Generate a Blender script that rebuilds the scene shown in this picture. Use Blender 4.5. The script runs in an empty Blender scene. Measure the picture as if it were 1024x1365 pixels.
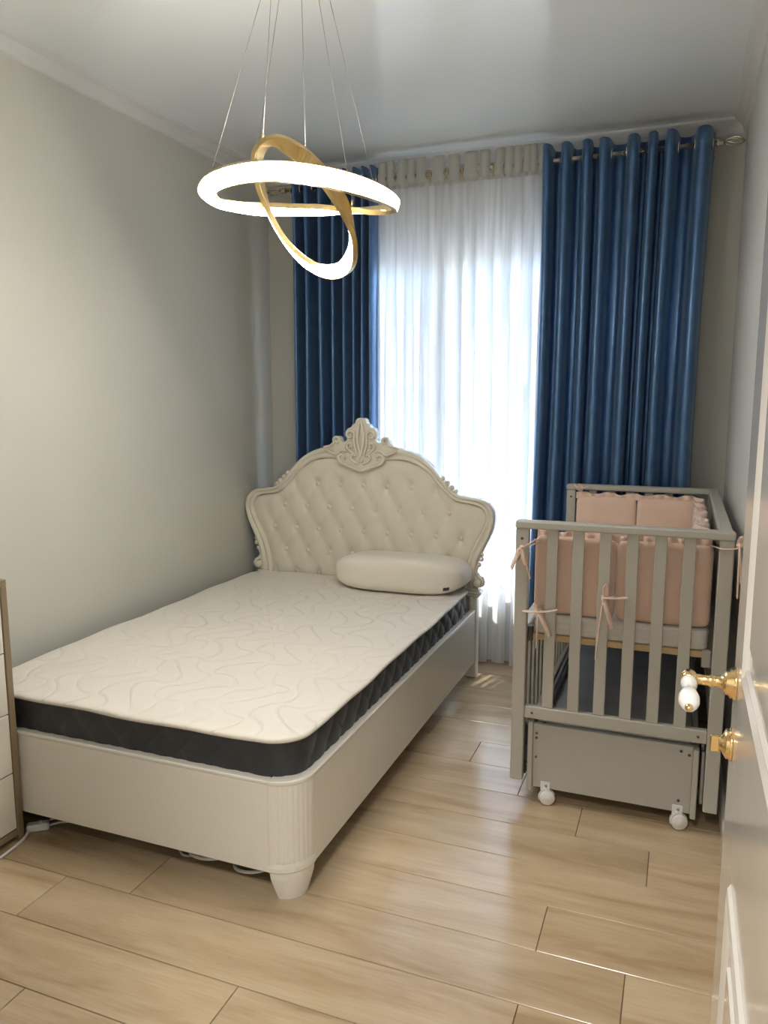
import bpy, bmesh, math, random
from mathutils import Vector, Matrix
R_ = math.radians
random.seed(7)
scene = bpy.context.scene
C = scene.collection

# ------------------------------------------------------------------ camera
cam_d = bpy.data.cameras.new('camera')
cam = bpy.data.objects.new('camera', cam_d)
C.objects.link(cam)
cam_d.sensor_fit = 'HORIZONTAL'
cam_d.sensor_width = 36.0
cam_d.lens = 36.0 * 1022.0 / 1024.0
cam_d.clip_start = 0.02
cam.location = (0, 0, 1.45)
cam.rotation_euler = (R_(90 - 8.35), 0, R_(21.2))
scene.camera = cam

# ------------------------------------------------------------------ world, sun, lights, exposure
world = bpy.data.worlds.new('sky')
scene.world = world
world.use_nodes = True
wn = world.node_tree.nodes
wl = world.node_tree.links
wn.clear()
sky = wn.new('ShaderNodeTexSky')
sky.sky_type = 'NISHITA'
sky.sun_disc = False
sky.sun_elevation = R_(58)
sky.sun_rotation = R_(20)
sky.air_density = 1.0
sky.dust_density = 1.5
bg = wn.new('ShaderNodeBackground')
bg.inputs['Strength'].default_value = 1.25
wo = wn.new('ShaderNodeOutputWorld')
wl.new(sky.outputs[0], bg.inputs['Color'])
wl.new(bg.outputs[0], wo.inputs['Surface'])

def light(name, kind, loc, energy, color, rot=(0, 0, 0), **kw):
    d = bpy.data.lights.new(name, kind)
    d.energy = energy
    d.color = color
    for k, v in kw.items():
        setattr(d, k, v)
    o = bpy.data.objects.new(name, d)
    o.location = loc
    o.rotation_euler = rot
    C.objects.link(o)
    return o

# the sun stands high, outside the window and a little to its right
sun_dir = Vector((0.30, 1.0, 1.72)).normalized()
sun = light('sun', 'SUN', (2, 8, 10), 9.0, (1.0, 0.94, 0.84), angle=R_(0.6))
sun.rotation_euler = sun_dir.to_track_quat('Z', 'Y').to_euler()
# sampling portal in the window opening: it gives no light of its own
portal = light('window_portal', 'AREA', (-1.2, 4.32, 1.35), 1.0, (1, 1, 1), (R_(-90), 0, 0),
               shape='RECTANGLE', size=1.5, size_y=1.90)
portal.data.cycles.is_portal = True
# unseen fill lamp added in the hallway, brightens the room from the camera side
light('hall_fill_light', 'AREA', (-0.35, -0.35, 2.70), 32.0, (1.0, 0.95, 0.89),
      shape='DISK', size=0.5)

vs = scene.view_settings
scene.display_settings.display_device = 'sRGB'
vs.view_transform = 'Standard'
vs.look = 'None'
vs.exposure = 0.82
vs.gamma = 1.0
vs.use_curve_mapping = False
LAMP_STRENGTH = 44.0

# ------------------------------------------------------------------ materials
MATS = {}

def mat(name, col, rough=0.5, metal=0.0, spec=0.5, noise=None, bump=None, coat=0.0, sheen=0.0, rnd=0.0):
    """procedural principled material; noise=(scale, amount, stretch), bump=(scale, strength, stretch)"""
    m = bpy.data.materials.new(name)
    m.use_nodes = True
    nt = m.node_tree
    n = nt.nodes
    l = nt.links
    b = n['Principled BSDF']
    b.inputs['Base Color'].default_value = (*col, 1)
    b.inputs['Roughness'].default_value = rough
    b.inputs['Metallic'].default_value = metal
    b.inputs['Specular IOR Level'].default_value = spec
    b.inputs['Coat Weight'].default_value = coat
    b.inputs['Coat Roughness'].default_value = 0.12
    b.inputs['Sheen Weight'].default_value = sheen
    tc = n.new('ShaderNodeTexCoord')

    def tex(scale, stretch, detail=4.0):
        mp = n.new('ShaderNodeMapping')
        mp.inputs['Scale'].default_value = stretch
        l.new(tc.outputs['Object'], mp.inputs['Vector'])
        t = n.new('ShaderNodeTexNoise')
        t.inputs['Scale'].default_value = scale
        t.inputs['Detail'].default_value = detail
        l.new(mp.outputs[0], t.inputs['Vector'])
        return t
    if noise:
        t = tex(noise[0], noise[2])
        rmp = n.new('ShaderNodeMapRange')
        rmp.inputs['From Min'].default_value = 0.3
        rmp.inputs['From Max'].default_value = 0.7
        rmp.inputs['To Min'].default_value = 1 - noise[1]
        rmp.inputs['To Max'].default_value = 1 + noise[1]
        l.new(t.outputs['Fac'], rmp.inputs['Value'])
        mx = n.new('ShaderNodeMix')
        mx.data_type = 'RGBA'
        mx.blend_type = 'MULTIPLY'
        mx.inputs['Factor'].default_value = 1
        mx.inputs['A'].default_value = (*col, 1)
        l.new(rmp.outputs[0], mx.inputs['B'])
        l.new(mx.outputs['Result'], b.inputs['Base Color'])
    if bump:
        t = tex(bump[0], bump[2], 3.0)
        bp = n.new('ShaderNodeBump')
        bp.inputs['Strength'].default_value = bump[1]
        bp.inputs['Distance'].default_value = 0.002
        l.new(t.outputs['Fac'], bp.inputs['Height'])
        l.new(bp.outputs[0], b.inputs['Normal'])
    MATS[name] = m
    return m

one = (1, 1, 1)
mat('wall', (0.56, 0.55, 0.495), 0.6, spec=0.25, noise=(3, 0.02, one), bump=(60, 0.25, (1, 1, 0.08)))
mat('wall_white', (0.64, 0.635, 0.61), 0.45, spec=0.3, noise=(3, 0.015, one))
mat('cornice', (0.66, 0.655, 0.635), 0.5, noise=(20, 0.01, one))
mat('ceiling_film', (0.80, 0.835, 0.85), 0.12, spec=0.55, noise=(1.5, 0.015, one))
mat('white_pvc', (0.80, 0.80, 0.78), 0.35, noise=(8, 0.01, one))
mat('skirting', (0.72, 0.70, 0.66), 0.4, noise=(8, 0.02, one))
mat('door_paint', (0.70, 0.67, 0.63), 0.16, spec=0.5, coat=0.4, noise=(6, 0.015, one))
mat('brass', (0.83, 0.60, 0.30), 0.16, metal=1.0, noise=(40, 0.05, one))
mat('brass_satin', (0.60, 0.45, 0.22), 0.38, metal=0.9, noise=(40, 0.05, one))
mat('porcelain', (0.85, 0.85, 0.84), 0.08, spec=0.6, coat=0.6, noise=(9, 0.01, one))
mat('nickel', (0.66, 0.60, 0.50), 0.25, metal=0.9, noise=(30, 0.04, one))
mat('bed_lacquer', (0.74, 0.715, 0.65), 0.28, spec=0.5, coat=0.25, noise=(5, 0.012, one))
mat('carved_lacquer', (0.75, 0.71, 0.60), 0.16, spec=0.55, coat=0.5, noise=(14, 0.03, one))
mat('upholstery', (0.75, 0.71, 0.60), 0.42, spec=0.4, noise=(12, 0.02, one), bump=(220, 0.15, one))
mat('foam_pillow', (0.80, 0.75, 0.65), 0.75, spec=0.2, sheen=0.3, noise=(9, 0.02, one), bump=(180, 0.2, one))
mat('tag_dark', (0.03, 0.035, 0.04), 0.6, noise=(60, 0.1, one))
mat('tag_print', (0.45, 0.45, 0.45), 0.6, noise=(60, 0.1, one))
mat('mattress_side', (0.032, 0.034, 0.038), 0.45, spec=0.4, sheen=0.08, noise=(8, 0.15, one), bump=(260, 0.3, one))
mat('mattress_piping', (0.055, 0.055, 0.058), 0.6, noise=(40, 0.1, one))
mat('crib_paint', (0.46, 0.445, 0.40), 0.42, spec=0.4, noise=(6, 0.03, (1, 1, 0.3)))
mat('crib_panel', (0.44, 0.43, 0.395), 0.5, spec=0.35, noise=(5, 0.04, one))
mat('crib_lid', (0.36, 0.39, 0.44), 0.6, noise=(8, 0.12, one))
mat('pine', (0.62, 0.45, 0.24), 0.5, noise=(9, 0.12, (0.2, 3, 1)))
mat('steel_dark', (0.09, 0.09, 0.09), 0.4, metal=0.6, noise=(20, 0.1, one))
mat('steel', (0.42, 0.43, 0.44), 0.35, metal=0.8, noise=(20, 0.06, one))
mat('screw_brown', (0.10, 0.075, 0.06), 0.4, noise=(50, 0.1, one))
mat('white_plastic', (0.80, 0.79, 0.77), 0.3, noise=(30, 0.015, one))
mat('pink_cotton', (0.80, 0.59, 0.48), 0.8, spec=0.15, sheen=0.3, noise=(10, 0.03, one), bump=(160, 0.35, one))
mat('pink_ribbon', (0.78, 0.60, 0.50), 0.6, spec=0.2, sheen=0.3, noise=(30, 0.04, one))
mat('crib_ticking', (0.72, 0.69, 0.65), 0.8, spec=0.15, noise=(60, 0.10, (0.02, 0.02, 1.0)))
mat('wood_edge', (0.27, 0.205, 0.125), 0.5, noise=(14, 0.22, (1, 0.6, 0.06)))
mat('drawer_white', (0.74, 0.70, 0.62), 0.35, noise=(6, 0.012, one))
mat('cable_white', (0.72, 0.71, 0.69), 0.4, noise=(30, 0.02, one))
mat('cable_black', (0.02, 0.02, 0.02), 0.4, noise=(30, 0.05, one))
mat('wire', (0.40, 0.37, 0.33), 0.5, metal=0.3, noise=(60, 0.05, one))
mat('lamp_gold', (0.62, 0.47, 0.22), 0.32, metal=0.75, noise=(30, 0.04, one))
mat('facade', (0.62, 0.58, 0.52), 0.8, noise=(4, 0.05, one))
mat('facade_dark', (0.10, 0.11, 0.12), 0.3, noise=(4, 0.1, one))
mat('roof_metal', (0.16, 0.18, 0.20), 0.5, noise=(3, 0.1, (1, 6, 6)))
mat('concrete', (0.40, 0.39, 0.37), 0.8, noise=(3, 0.08, one))
mat('grass', (0.10, 0.15, 0.06), 0.9, noise=(6, 0.3, one))

def node_mat(name):
    m = bpy.data.materials.new(name)
    m.use_nodes = True
    MATS[name] = m
    return m, m.node_tree.nodes, m.node_tree.links

# laminate: each plank differs by its object's random number
m, n, l = node_mat('laminate')
b = n['Principled BSDF']
tc = n.new('ShaderNodeTexCoord')
oi = n.new('ShaderNodeObjectInfo')
cmb = n.new('ShaderNodeCombineXYZ')
mul = n.new('ShaderNodeMath'); mul.operation = 'MULTIPLY'; mul.inputs[1].default_value = 37.0
l.new(oi.outputs['Random'], mul.inputs[0])
l.new(mul.outputs[0], cmb.inputs['X']); l.new(mul.outputs[0], cmb.inputs['Y'])
add = n.new('ShaderNodeVectorMath'); add.operation = 'ADD'
l.new(tc.outputs['Object'], add.inputs[0]); l.new(cmb.outputs[0], add.inputs[1])
mp1 = n.new('ShaderNodeMapping'); mp1.inputs['Scale'].default_value = (0.9, 6.0, 1)
l.new(add.outputs[0], mp1.inputs['Vector'])
t1 = n.new('ShaderNodeTexNoise'); t1.inputs['Scale'].default_value = 1.6; t1.inputs['Detail'].default_value = 6
t1.inputs['Roughness'].default_value = 0.6; t1.inputs['Distortion'].default_value = 0.5
l.new(mp1.outputs[0], t1.inputs['Vector'])
cr = n.new('ShaderNodeValToRGB')
e = cr.color_ramp.elements
e[0].position = 0.30; e[0].color = (0.36, 0.245, 0.135, 1)
e[1].position = 0.66; e[1].color = (0.56, 0.44, 0.295, 1)
e2 = e.new(0.47); e2.color = (0.49, 0.37, 0.235, 1)
l.new(t1.outputs['Fac'], cr.inputs['Fac'])
mp2 = n.new('ShaderNodeMapping'); mp2.inputs['Scale'].default_value = (3.0, 90.0, 1)
l.new(add.outputs[0], mp2.inputs['Vector'])
t2 = n.new('ShaderNodeTexNoise'); t2.inputs['Scale'].default_value = 2.0; t2.inputs['Detail'].default_value = 4
l.new(mp2.outputs[0], t2.inputs['Vector'])
r2 = n.new('ShaderNodeMapRange'); r2.inputs['From Min'].default_value = 0.3; r2.inputs['From Max'].default_value = 0.7
r2.inputs['To Min'].default_value = 0.94; r2.inputs['To Max'].default_value = 1.04
l.new(t2.outputs['Fac'], r2.inputs['Value'])
r3 = n.new('ShaderNodeMapRange'); r3.inputs['To Min'].default_value = 0.92; r3.inputs['To Max'].default_value = 1.06
l.new(oi.outputs['Random'], r3.inputs['Value'])
mm = n.new('ShaderNodeMath'); mm.operation = 'MULTIPLY'
l.new(r2.outputs[0], mm.inputs[0]); l.new(r3.outputs[0], mm.inputs[1])
mx = n.new('ShaderNodeMix'); mx.data_type = 'RGBA'; mx.blend_type = 'MULTIPLY'; mx.inputs['Factor'].default_value = 1
l.new(cr.outputs[0], mx.inputs['A']); l.new(mm.outputs[0], mx.inputs['B'])
l.new(mx.outputs['Result'], b.inputs['Base Color'])
b.inputs['Roughness'].default_value = 0.20
b.inputs['Specular IOR Level'].default_value = 0.6
bp = n.new('ShaderNodeBump'); bp.inputs['Strength'].default_value = 0.15; bp.inputs['Distance'].default_value = 0.001
l.new(t2.outputs['Fac'], bp.inputs['Height']); l.new(bp.outputs[0], b.inputs['Normal'])
mat('underlay', (0.13, 0.09, 0.055), 0.8, noise=(9, 0.1, one))

# quilted ticking: stitched swirls as fine relief
m, n, l = node_mat('mattress_top')
b = n['Principled BSDF']
b.inputs['Base Color'].default_value = (0.74, 0.70, 0.625, 1)
b.inputs['Roughness'].default_value = 0.55
b.inputs['Specular IOR Level'].default_value = 0.3
b.inputs['Sheen Weight'].default_value = 0.2
tc = n.new('ShaderNodeTexCoord')
sp = n.new('ShaderNodeSeparateXYZ'); l.new(tc.outputs['Object'], sp.inputs[0])
def mth(op, a, b_=None):
    q = n.new('ShaderNodeMath'); q.operation = op
    for k, v_ in enumerate((a, b_)):
        if v_ is None: continue
        if isinstance(v_, (int, float)): q.inputs[k].default_value = v_
        else: l.new(v_, q.inputs[k])
    return q.outputs[0]
nzq = n.new('ShaderNodeTexNoise'); nzq.inputs['Scale'].default_value = 3.0; nzq.inputs['Detail'].default_value = 0.0
l.new(tc.outputs['Object'], nzq.inputs['Vector'])
wob = mth('MULTIPLY', nzq.outputs['Fac'], 1.6)
pq = mth('ADD', mth('MULTIPLY', sp.outputs['X'], 33.0), wob)
qq = mth('ADD', mth('MULTIPLY', sp.outputs['Y'], 27.0), wob)
A_ = mth('ADD', pq, mth('MULTIPLY', mth('SINE', mth('MULTIPLY', qq, 0.83)), 1.7))
B_ = mth('ADD', qq, mth('MULTIPLY', mth('SINE', mth('MULTIPLY', pq, 0.71)), 1.7))
F_ = mth('ADD', mth('SINE', A_), mth('MULTIPLY', mth('SINE', B_), 0.85))
H_ = mth('POWER', mth('MINIMUM', mth('MULTIPLY', mth('ABSOLUTE', F_), 1.6), 1.0), 0.6)
class _O: outputs = [H_]
s4 = _O
bp = n.new('ShaderNodeBump'); bp.inputs['Strength'].default_value = 0.5; bp.inputs['Distance'].default_value = 0.008
l.new(s4.outputs[0], bp.inputs['Height'])
nz2 = n.new('ShaderNodeTexNoise'); nz2.inputs['Scale'].default_value = 300
l.new(tc.outputs['Object'], nz2.inputs['Vector'])
bp2 = n.new('ShaderNodeBump'); bp2.inputs['Strength'].default_value = 0.1; bp2.inputs['Distance'].default_value = 0.001
l.new(nz2.outputs['Fac'], bp2.inputs['Height']); l.new(bp.outputs[0], bp2.inputs['Normal'])
l.new(bp2.outputs[0], b.inputs['Normal'])

# blue satin
m, n, l = node_mat('blue_satin')
b = n['Principled BSDF']
out = n['Material Output']
tc = n.new('ShaderNodeTexCoord')
mp = n.new('ShaderNodeMapping'); mp.inputs['Scale'].default_value = (1, 1, 0.05)
l.new(tc.outputs['Object'], mp.inputs['Vector'])
nz = n.new('ShaderNodeTexNoise'); nz.inputs['Scale'].default_value = 240; nz.inputs['Detail'].default_value = 2
l.new(mp.outputs[0], nz.inputs['Vector'])
rp = n.new('ShaderNodeValToRGB')
rp.color_ramp.elements[0].position = 0.3; rp.color_ramp.elements[0].color = (0.065, 0.145, 0.31, 1)
rp.color_ramp.elements[1].position = 0.7; rp.color_ramp.elements[1].color = (0.125, 0.25, 0.48, 1)
l.new(nz.outputs['Fac'], rp.inputs['Fac'])
l.new(rp.outputs[0], b.inputs['Base Color'])
b.inputs['Roughness'].default_value = 0.36
b.inputs['Metallic'].default_value = 0.65
b.inputs['Specular IOR Level'].default_value = 0.9
b.inputs['Sheen Weight'].default_value = 0.35
b.inputs['Sheen Tint'].default_value = (0.5, 0.75, 1.0, 1)
tr = n.new('ShaderNodeBsdfTranslucent'); tr.inputs['Color'].default_value = (0.03, 0.12, 0.42, 1)
ms = n.new('ShaderNodeMixShader'); ms.inputs[0].default_value = 0.07
l.new(b.outputs[0], ms.inputs[1]); l.new(tr.outputs[0], ms.inputs[2]); l.new(ms.outputs[0], out.inputs['Surface'])

# sheer voile and its stiff header tape
def voile(name, through, translu, col=(0.86, 0.86, 0.87)):
    m, n, l = node_mat(name)
    b = n['Principled BSDF']
    b.inputs['Base Color'].default_value = (*col, 1)
    b.inputs['Roughness'].default_value = 0.8
    b.inputs['Specular IOR Level'].default_value = 0.15
    out = n['Material Output']
    tc = n.new('ShaderNodeTexCoord')
    mp = n.new('ShaderNodeMapping'); mp.inputs['Scale'].default_value = (1, 1, 0.03)
    l.new(tc.outputs['Object'], mp.inputs['Vector'])
    nz = n.new('ShaderNodeTexNoise'); nz.inputs['Scale'].default_value = 34
    l.new(mp.outputs[0], nz.inputs['Vector'])
    mr = n.new('ShaderNodeMapRange'); mr.inputs['From Min'].default_value = 0.35; mr.inputs['From Max'].default_value = 0.68; mr.inputs['To Min'].default_value = through * 0.4; mr.inputs['To Max'].default_value = through * 2.4
    l.new(nz.outputs['Fac'], mr.inputs['Value'])
    t = n.new('ShaderNodeBsdfTranslucent'); t.inputs['Color'].default_value = (*col, 1)
    ms = n.new('ShaderNodeMixShader'); ms.inputs[0].default_value = translu
    l.new(b.outputs[0], ms.inputs[1]); l.new(t.outputs[0], ms.inputs[2])
    tp = n.new('ShaderNodeBsdfTransparent')
    ms2 = n.new('ShaderNodeMixShader')
    l.new(mr.outputs[0], ms2.inputs[0]); l.new(ms.outputs[0], ms2.inputs[1]); l.new(tp.outputs[0], ms2.inputs[2])
    l.new(ms2.outputs[0], out.inputs['Surface'])
voile('voile', 0.12, 0.55)
voile('header_tape', 0.02, 0.35, (0.64, 0.635, 0.595))

# window glass: clear with a thin mirror film
m, n, l = node_mat('window_glass')
out = n['Material Output']
tp = n.new('ShaderNodeBsdfTransparent'); tp.inputs['Color'].default_value = (0.93, 0.96, 0.96, 1)
gl = n.new('ShaderNodeBsdfGlossy'); gl.inputs['Roughness'].default_value = 0.02
ms = n.new('ShaderNodeMixShader')
ms.inputs[0].default_value = 0.05; l.new(tp.outputs[0], ms.inputs[1]); l.new(gl.outputs[0], ms.inputs[2])
l.new(ms.outputs[0], out.inputs['Surface'])

# floral cotton of the bumper frill
m, n, l = node_mat('floral_cotton')
b = n['Principled BSDF']
tc = n.new('ShaderNodeTexCoord')
vz = n.new('ShaderNodeTexVoronoi'); vz.inputs['Scale'].default_value = 38
l.new(tc.outputs['Object'], vz.inputs['Vector'])
rp = n.new('ShaderNodeValToRGB')
rp.color_ramp.elements[0].position = 0.25; rp.color_ramp.elements[0].color = (0.66, 0.36, 0.33, 1)
rp.color_ramp.elements[1].position = 0.5; rp.color_ramp.elements[1].color = (0.80, 0.66, 0.60, 1)
l.new(vz.outputs['Distance'], rp.inputs['Fac']); l.new(rp.outputs[0], b.inputs['Base Color'])
b.inputs['Roughness'].default_value = 0.8

# LED diffuser
m, n, l = node_mat('led')
out = n['Material Output']
em = n.new('ShaderNodeEmission'); em.inputs['Strength'].default_value = LAMP_STRENGTH
tc = n.new('ShaderNodeTexCoord')
nz = n.new('ShaderNodeTexNoise'); nz.inputs['Scale'].default_value = 60
l.new(tc.outputs['Object'], nz.inputs['Vector'])
rp = n.new('ShaderNodeValToRGB')
rp.color_ramp.elements[0].color = (1.0, 0.93, 0.83, 1); rp.color_ramp.elements[1].color = (1.0, 0.96, 0.88, 1)
l.new(nz.outputs['Fac'], rp.inputs['Fac']); l.new(rp.outputs[0], em.inputs['Color'])
l.new(em.outputs[0], out.inputs['Surface'])

# ------------------------------------------------------------------ helpers
def tag(o, label=None, cat=None, group=None, kind=None):
    if label: o['label'] = label
    if cat: o['category'] = cat
    if group: o['group'] = group
    if kind: o['kind'] = kind
    return o

def empty(name, loc, label, cat, group=None):
    o = bpy.data.objects.new(name, None)
    o.empty_display_size = 0.05
    o.location = loc
    C.objects.link(o)
    return tag(o, label, cat, group)

class MB:
    """collects shapes, links them as one mesh"""
    def __init__(s):
        s.v = []; s.f = []; s.sm = []
    def add(s, v, f, smooth=False):
        k = len(s.v)
        s.v += [tuple(p) for p in v]
        s.f += [tuple(i + k for i in q) for q in f]
        s.sm += [smooth] * len(f)
        return s
    def box(s, x0, x1, y0, y1, z0, z1, bev=0.0, rot=None):
        bm = bmesh.new()
        bmesh.ops.create_cube(bm, size=1)
        for v in bm.verts:
            v.co = Vector(((x0 + x1) / 2 + v.co.x * (x1 - x0), (y0 + y1) / 2 + v.co.y * (y1 - y0), (z0 + z1) / 2 + v.co.z * (z1 - z0)))
        if bev:
            bmesh.ops.bevel(bm, geom=list(bm.edges), offset=bev, segments=1, affect='EDGES')
        if rot is not None:
            bmesh.ops.transform(bm, matrix=rot, verts=bm.verts)
        bm.verts.index_update()
        s.add([v.co for v in bm.verts], [[v.index for v in f.verts] for f in bm.faces])
        bm.free()
        return s
    def grid(s, fn, nu, nv, smooth=True, cu=False, cv=False):
        v = [fn(i, j) for i in range(nu) for j in range(nv)]
        f = []
        for i in range(nu if cu else nu - 1):
            for j in range(nv if cv else nv - 1):
                a = i * nv + j; b_ = ((i + 1) % nu) * nv + j
                c = ((i + 1) % nu) * nv + (j + 1) % nv; d = i * nv + (j + 1) % nv
                f.append((a, b_, c, d))
        return s.add(v, f, smooth)
    def tube(s, pts, r, nseg=8, closed=False, caps=True, smooth=True, flat=None):
        P = [Vector(p) for p in pts]
        N = len(P)
        rs = r if isinstance(r, (list, tuple)) else [r] * N
        T = []
        for i in range(N):
            if closed: t = P[(i + 1) % N] - P[i - 1]
            else: t = P[min(i + 1, N - 1)] - P[max(i - 1, 0)]
            T.append(t.normalized() if t.length > 1e-9 else Vector((0, 0, 1)))
        up = Vector((0, 0, 1)) if abs(T[0].z) < 0.9 else Vector((1, 0, 0))
        nrm = (up - T[0] * up.dot(T[0])).normalized()
        v = []
        for i in range(N):
            nrm = nrm - T[i] * nrm.dot(T[i])
            nrm.normalize()
            bn = T[i].cross(nrm)
            for k in range(nseg):
                a = 2 * math.pi * k / nseg
                fx = 1.0 if flat is None else flat
                v.append(P[i] + nrm * (math.cos(a) * rs[i] * fx) + bn * (math.sin(a) * rs[i]))
        f = []
        for i in range(N if closed else N - 1):
            for k in range(nseg):
                a = i * nseg + k; b_ = i * nseg + (k + 1) % nseg
                j = ((i + 1) % N) * nseg
                f.append((a, b_, j + (k + 1) % nseg, j + k))
        if caps and not closed:
            f.append(tuple(range(nseg))[::-1])
            f.append(tuple((N - 1) * nseg + k for k in range(nseg)))
        return s.add(v, f, smooth)
    def lathe(s, prof, origin, axis, nseg=20, smooth=True):
        ax = Vector(axis).normalized()
        up = Vector((0, 0, 1)) if abs(ax.z) < 0.9 else Vector((1, 0, 0))
        a1 = (up - ax * up.dot(ax)).normalized(); a2 = ax.cross(a1)
        o = Vector(origin)
        v = []
        for (r, h) in prof:
            for k in range(nseg):
                a = 2 * math.pi * k / nseg
                v.append(o + ax * h + (a1 * math.cos(a) + a2 * math.sin(a)) * max(r, 1e-5))
        f = []
        for i in range(len(prof) - 1):
            for k in range(nseg):
                f.append((i * nseg + k, i * nseg + (k + 1) % nseg, (i + 1) * nseg + (k + 1) % nseg, (i + 1) * nseg + k))
        f.append(tuple(range(nseg))[::-1]); f.append(tuple((len(prof) - 1) * nseg + k for k in range(nseg)))
        return s.add(v, f, smooth)
    def prism(s, outline, fn0, fn1, smooth=False):
        """outline of (a,b); fn0/fn1 turn them into points of the two caps"""
        N = len(outline)
        v = [fn0(a, b) for a, b in outline] + [fn1(a, b) for a, b in outline]
        f = [tuple(range(N)), tuple(range(2 * N - 1, N - 1, -1))]
        f += [(i, N + i, N + (i + 1) % N, (i + 1) % N) for i in range(N)]
        return s.add(v, f, smooth)
    def build(s, name, material, parent=None, bevel=0.0, sub=0, autos=None):
        me = bpy.data.meshes.new(name)
        off = parent.matrix_world.translation if False else None
        me.from_pydata(s.v, [], s.f)
        me.polygons.foreach_set('use_smooth', s.sm)
        bm = bmesh.new(); bm.from_mesh(me)
        bmesh.ops.recalc_face_normals(bm, faces=bm.faces)
        bm.to_mesh(me); bm.free()
        me.materials.append(MATS[material] if isinstance(material, str) else material)
        o = bpy.data.objects.new(name, me)
        C.objects.link(o)
        if parent is not None:
            put(o, parent)
        if bevel:
            md = o.modifiers.new('bevel', 'BEVEL'); md.width = bevel; md.segments = 2; md.limit_method = 'ANGLE'; md.angle_limit = R_(35)
        if sub:
            md = o.modifiers.new('subdivision', 'SUBSURF'); md.levels = sub; md.render_levels = sub
        return o

def world_loc(o):
    p = Vector(o.location)
    while o.parent is not None:
        o = o.parent
        p += Vector(o.location)
    return p

def put(o, parent):
    """parent o, keeping mesh coordinates as world coordinates (no rotations in parents)"""
    o.parent = parent
    o.location = -world_loc(parent)

def recentre(o, p):
    """move a top-level mesh's origin to p without moving the mesh"""
    p = Vector(p)
    o.data.transform(Matrix.Translation(-p))
    o.location = p
    return o

def structure(o):
    return tag(o, kind='structure')

def catmull(pts, n=6, closed=False):
    out = []
    N = len(pts)
    for i in range(N if closed else N - 1):
        if closed: p0, p1, p2, p3 = pts[i - 1], pts[i], pts[(i + 1) % N], pts[(i + 2) % N]
        else: p0, p1, p2, p3 = pts[max(i - 1, 0)], pts[i], pts[i + 1], pts[min(i + 2, N - 1)]
        for k in range(n):
            t = k / n
            out.append(tuple(0.5 * ((2 * b) + (-a + c) * t + (2 * a - 5 * b + 4 * c - d) * t * t + (-a + 3 * b - 3 * c + d) * t ** 3)
                             for a, b, c, d in zip(p0, p1, p2, p3)))
    if not closed: out.append(tuple(pts[-1]))
    return out

def interp(x, tab):
    if x <= tab[0][0]: return tab[0][1]
    for (a, va), (b_, vb) in zip(tab, tab[1:]):
        if x <= b_:
            return va + (vb - va) * (x - a) / (b_ - a)
    return tab[-1][1]

def smooth_interp(x, tab):
    if x <= tab[0][0]: return tab[0][1]
    for (a, va), (b_, vb) in zip(tab, tab[1:]):
        if x <= b_:
            t = (x - a) / (b_ - a); t = t * t * (3 - 2 * t)
            return va + (vb - va) * t
    return tab[-1][1]

# ------------------------------------------------------------------ room shell
XL, XR, YF, YW, ZC = -2.33, 0.205, 0.50, 4.13, 2.735
HY = -1.30          # far end of the hallway behind the camera
HXL, HXR = -1.5, 0.95

fl = MB().box(XL - 0.1, HXR + 0.1, HY - 0.1, YW + 0.2, -0.08, -0.0035).build('floor', 'underlay')
structure(fl)
PW, PL, GAP = 0.1965, 1.395, 0.0022
joints = {-2: -1.455, -1: -0.962, 0: -0.299, 1: -0.064, 2: -0.292, 3: -1.19, 4: -0.03, 5: -0.265, 6: -0.50, 7: -0.735}
meshes = {}
for k in range(-14, 14):
    y0 = 1.475 + PW * k
    y1 = min(y0 + PW, YW)
    if y0 >= YW or y1 <= HY: continue
    y0 = max(y0, HY)
    inroom = y1 > YF - 0.05
    xa, xb = (XL, XR) if y0 >= YF - 0.15 else (HXL, HXR)
    j = joints.get(k, (-0.97 - 0.235 * (k - 8)) if k > 7 else (0.31 * k) % PL)
    j = j - PL * math.ceil((j - xa) / PL)
    x = j
    while x < xb:
        p0, p1 = max(x, xa), min(x + PL, xb)
        if p1 - p0 > 0.01:
            w, h = round(p1 - p0 - GAP, 4), round(y1 - y0 - GAP, 4)
            if (w, h) not in meshes:
                mbx = MB().box(-w / 2, w / 2, -h / 2, h / 2, -0.004, 0.0, 0.0012)
                o = mbx.build('plank', 'laminate', None)
                meshes[(w, h)] = o.data
            else:
                o = bpy.data.objects.new('plank', meshes[(w, h)])
                C.objects.link(o)
            o.parent = fl
            o.location = ((p0 + p1) / 2, (y0 + y1) / 2, 0)
        x += PL

T = 0.10
structure(MB().box(XL - 0.1, HXR + 0.1, HY - 0.1, YW + 0.2, ZC, ZC + 0.1).build('ceiling', 'ceiling_film'))
structure(MB().box(XL - T, XL, YF - 0.1, YW, 0, ZC).build('wall_left', 'wall'))
structure(MB().box(XR, XR + T, YF, YW, 0, ZC).build('wall_right', 'wall_white'))
# back wall with the window opening
WX0, WX1, WZ0, WZ1 = -1.95, -0.45, 0.40, 2.30
bw = MB()
bw.box(XL - T, WX0, YW, YW + 0.2, 0, ZC).box(WX1, XR + T, YW, YW + 0.2, 0, ZC)
bw.box(WX0, WX1, YW, YW + 0.2, WZ1, ZC).box(WX0, WX1, YW, YW + 0.2, 0, WZ0)
structure(bw.build('wall_back', 'wall'))
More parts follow.
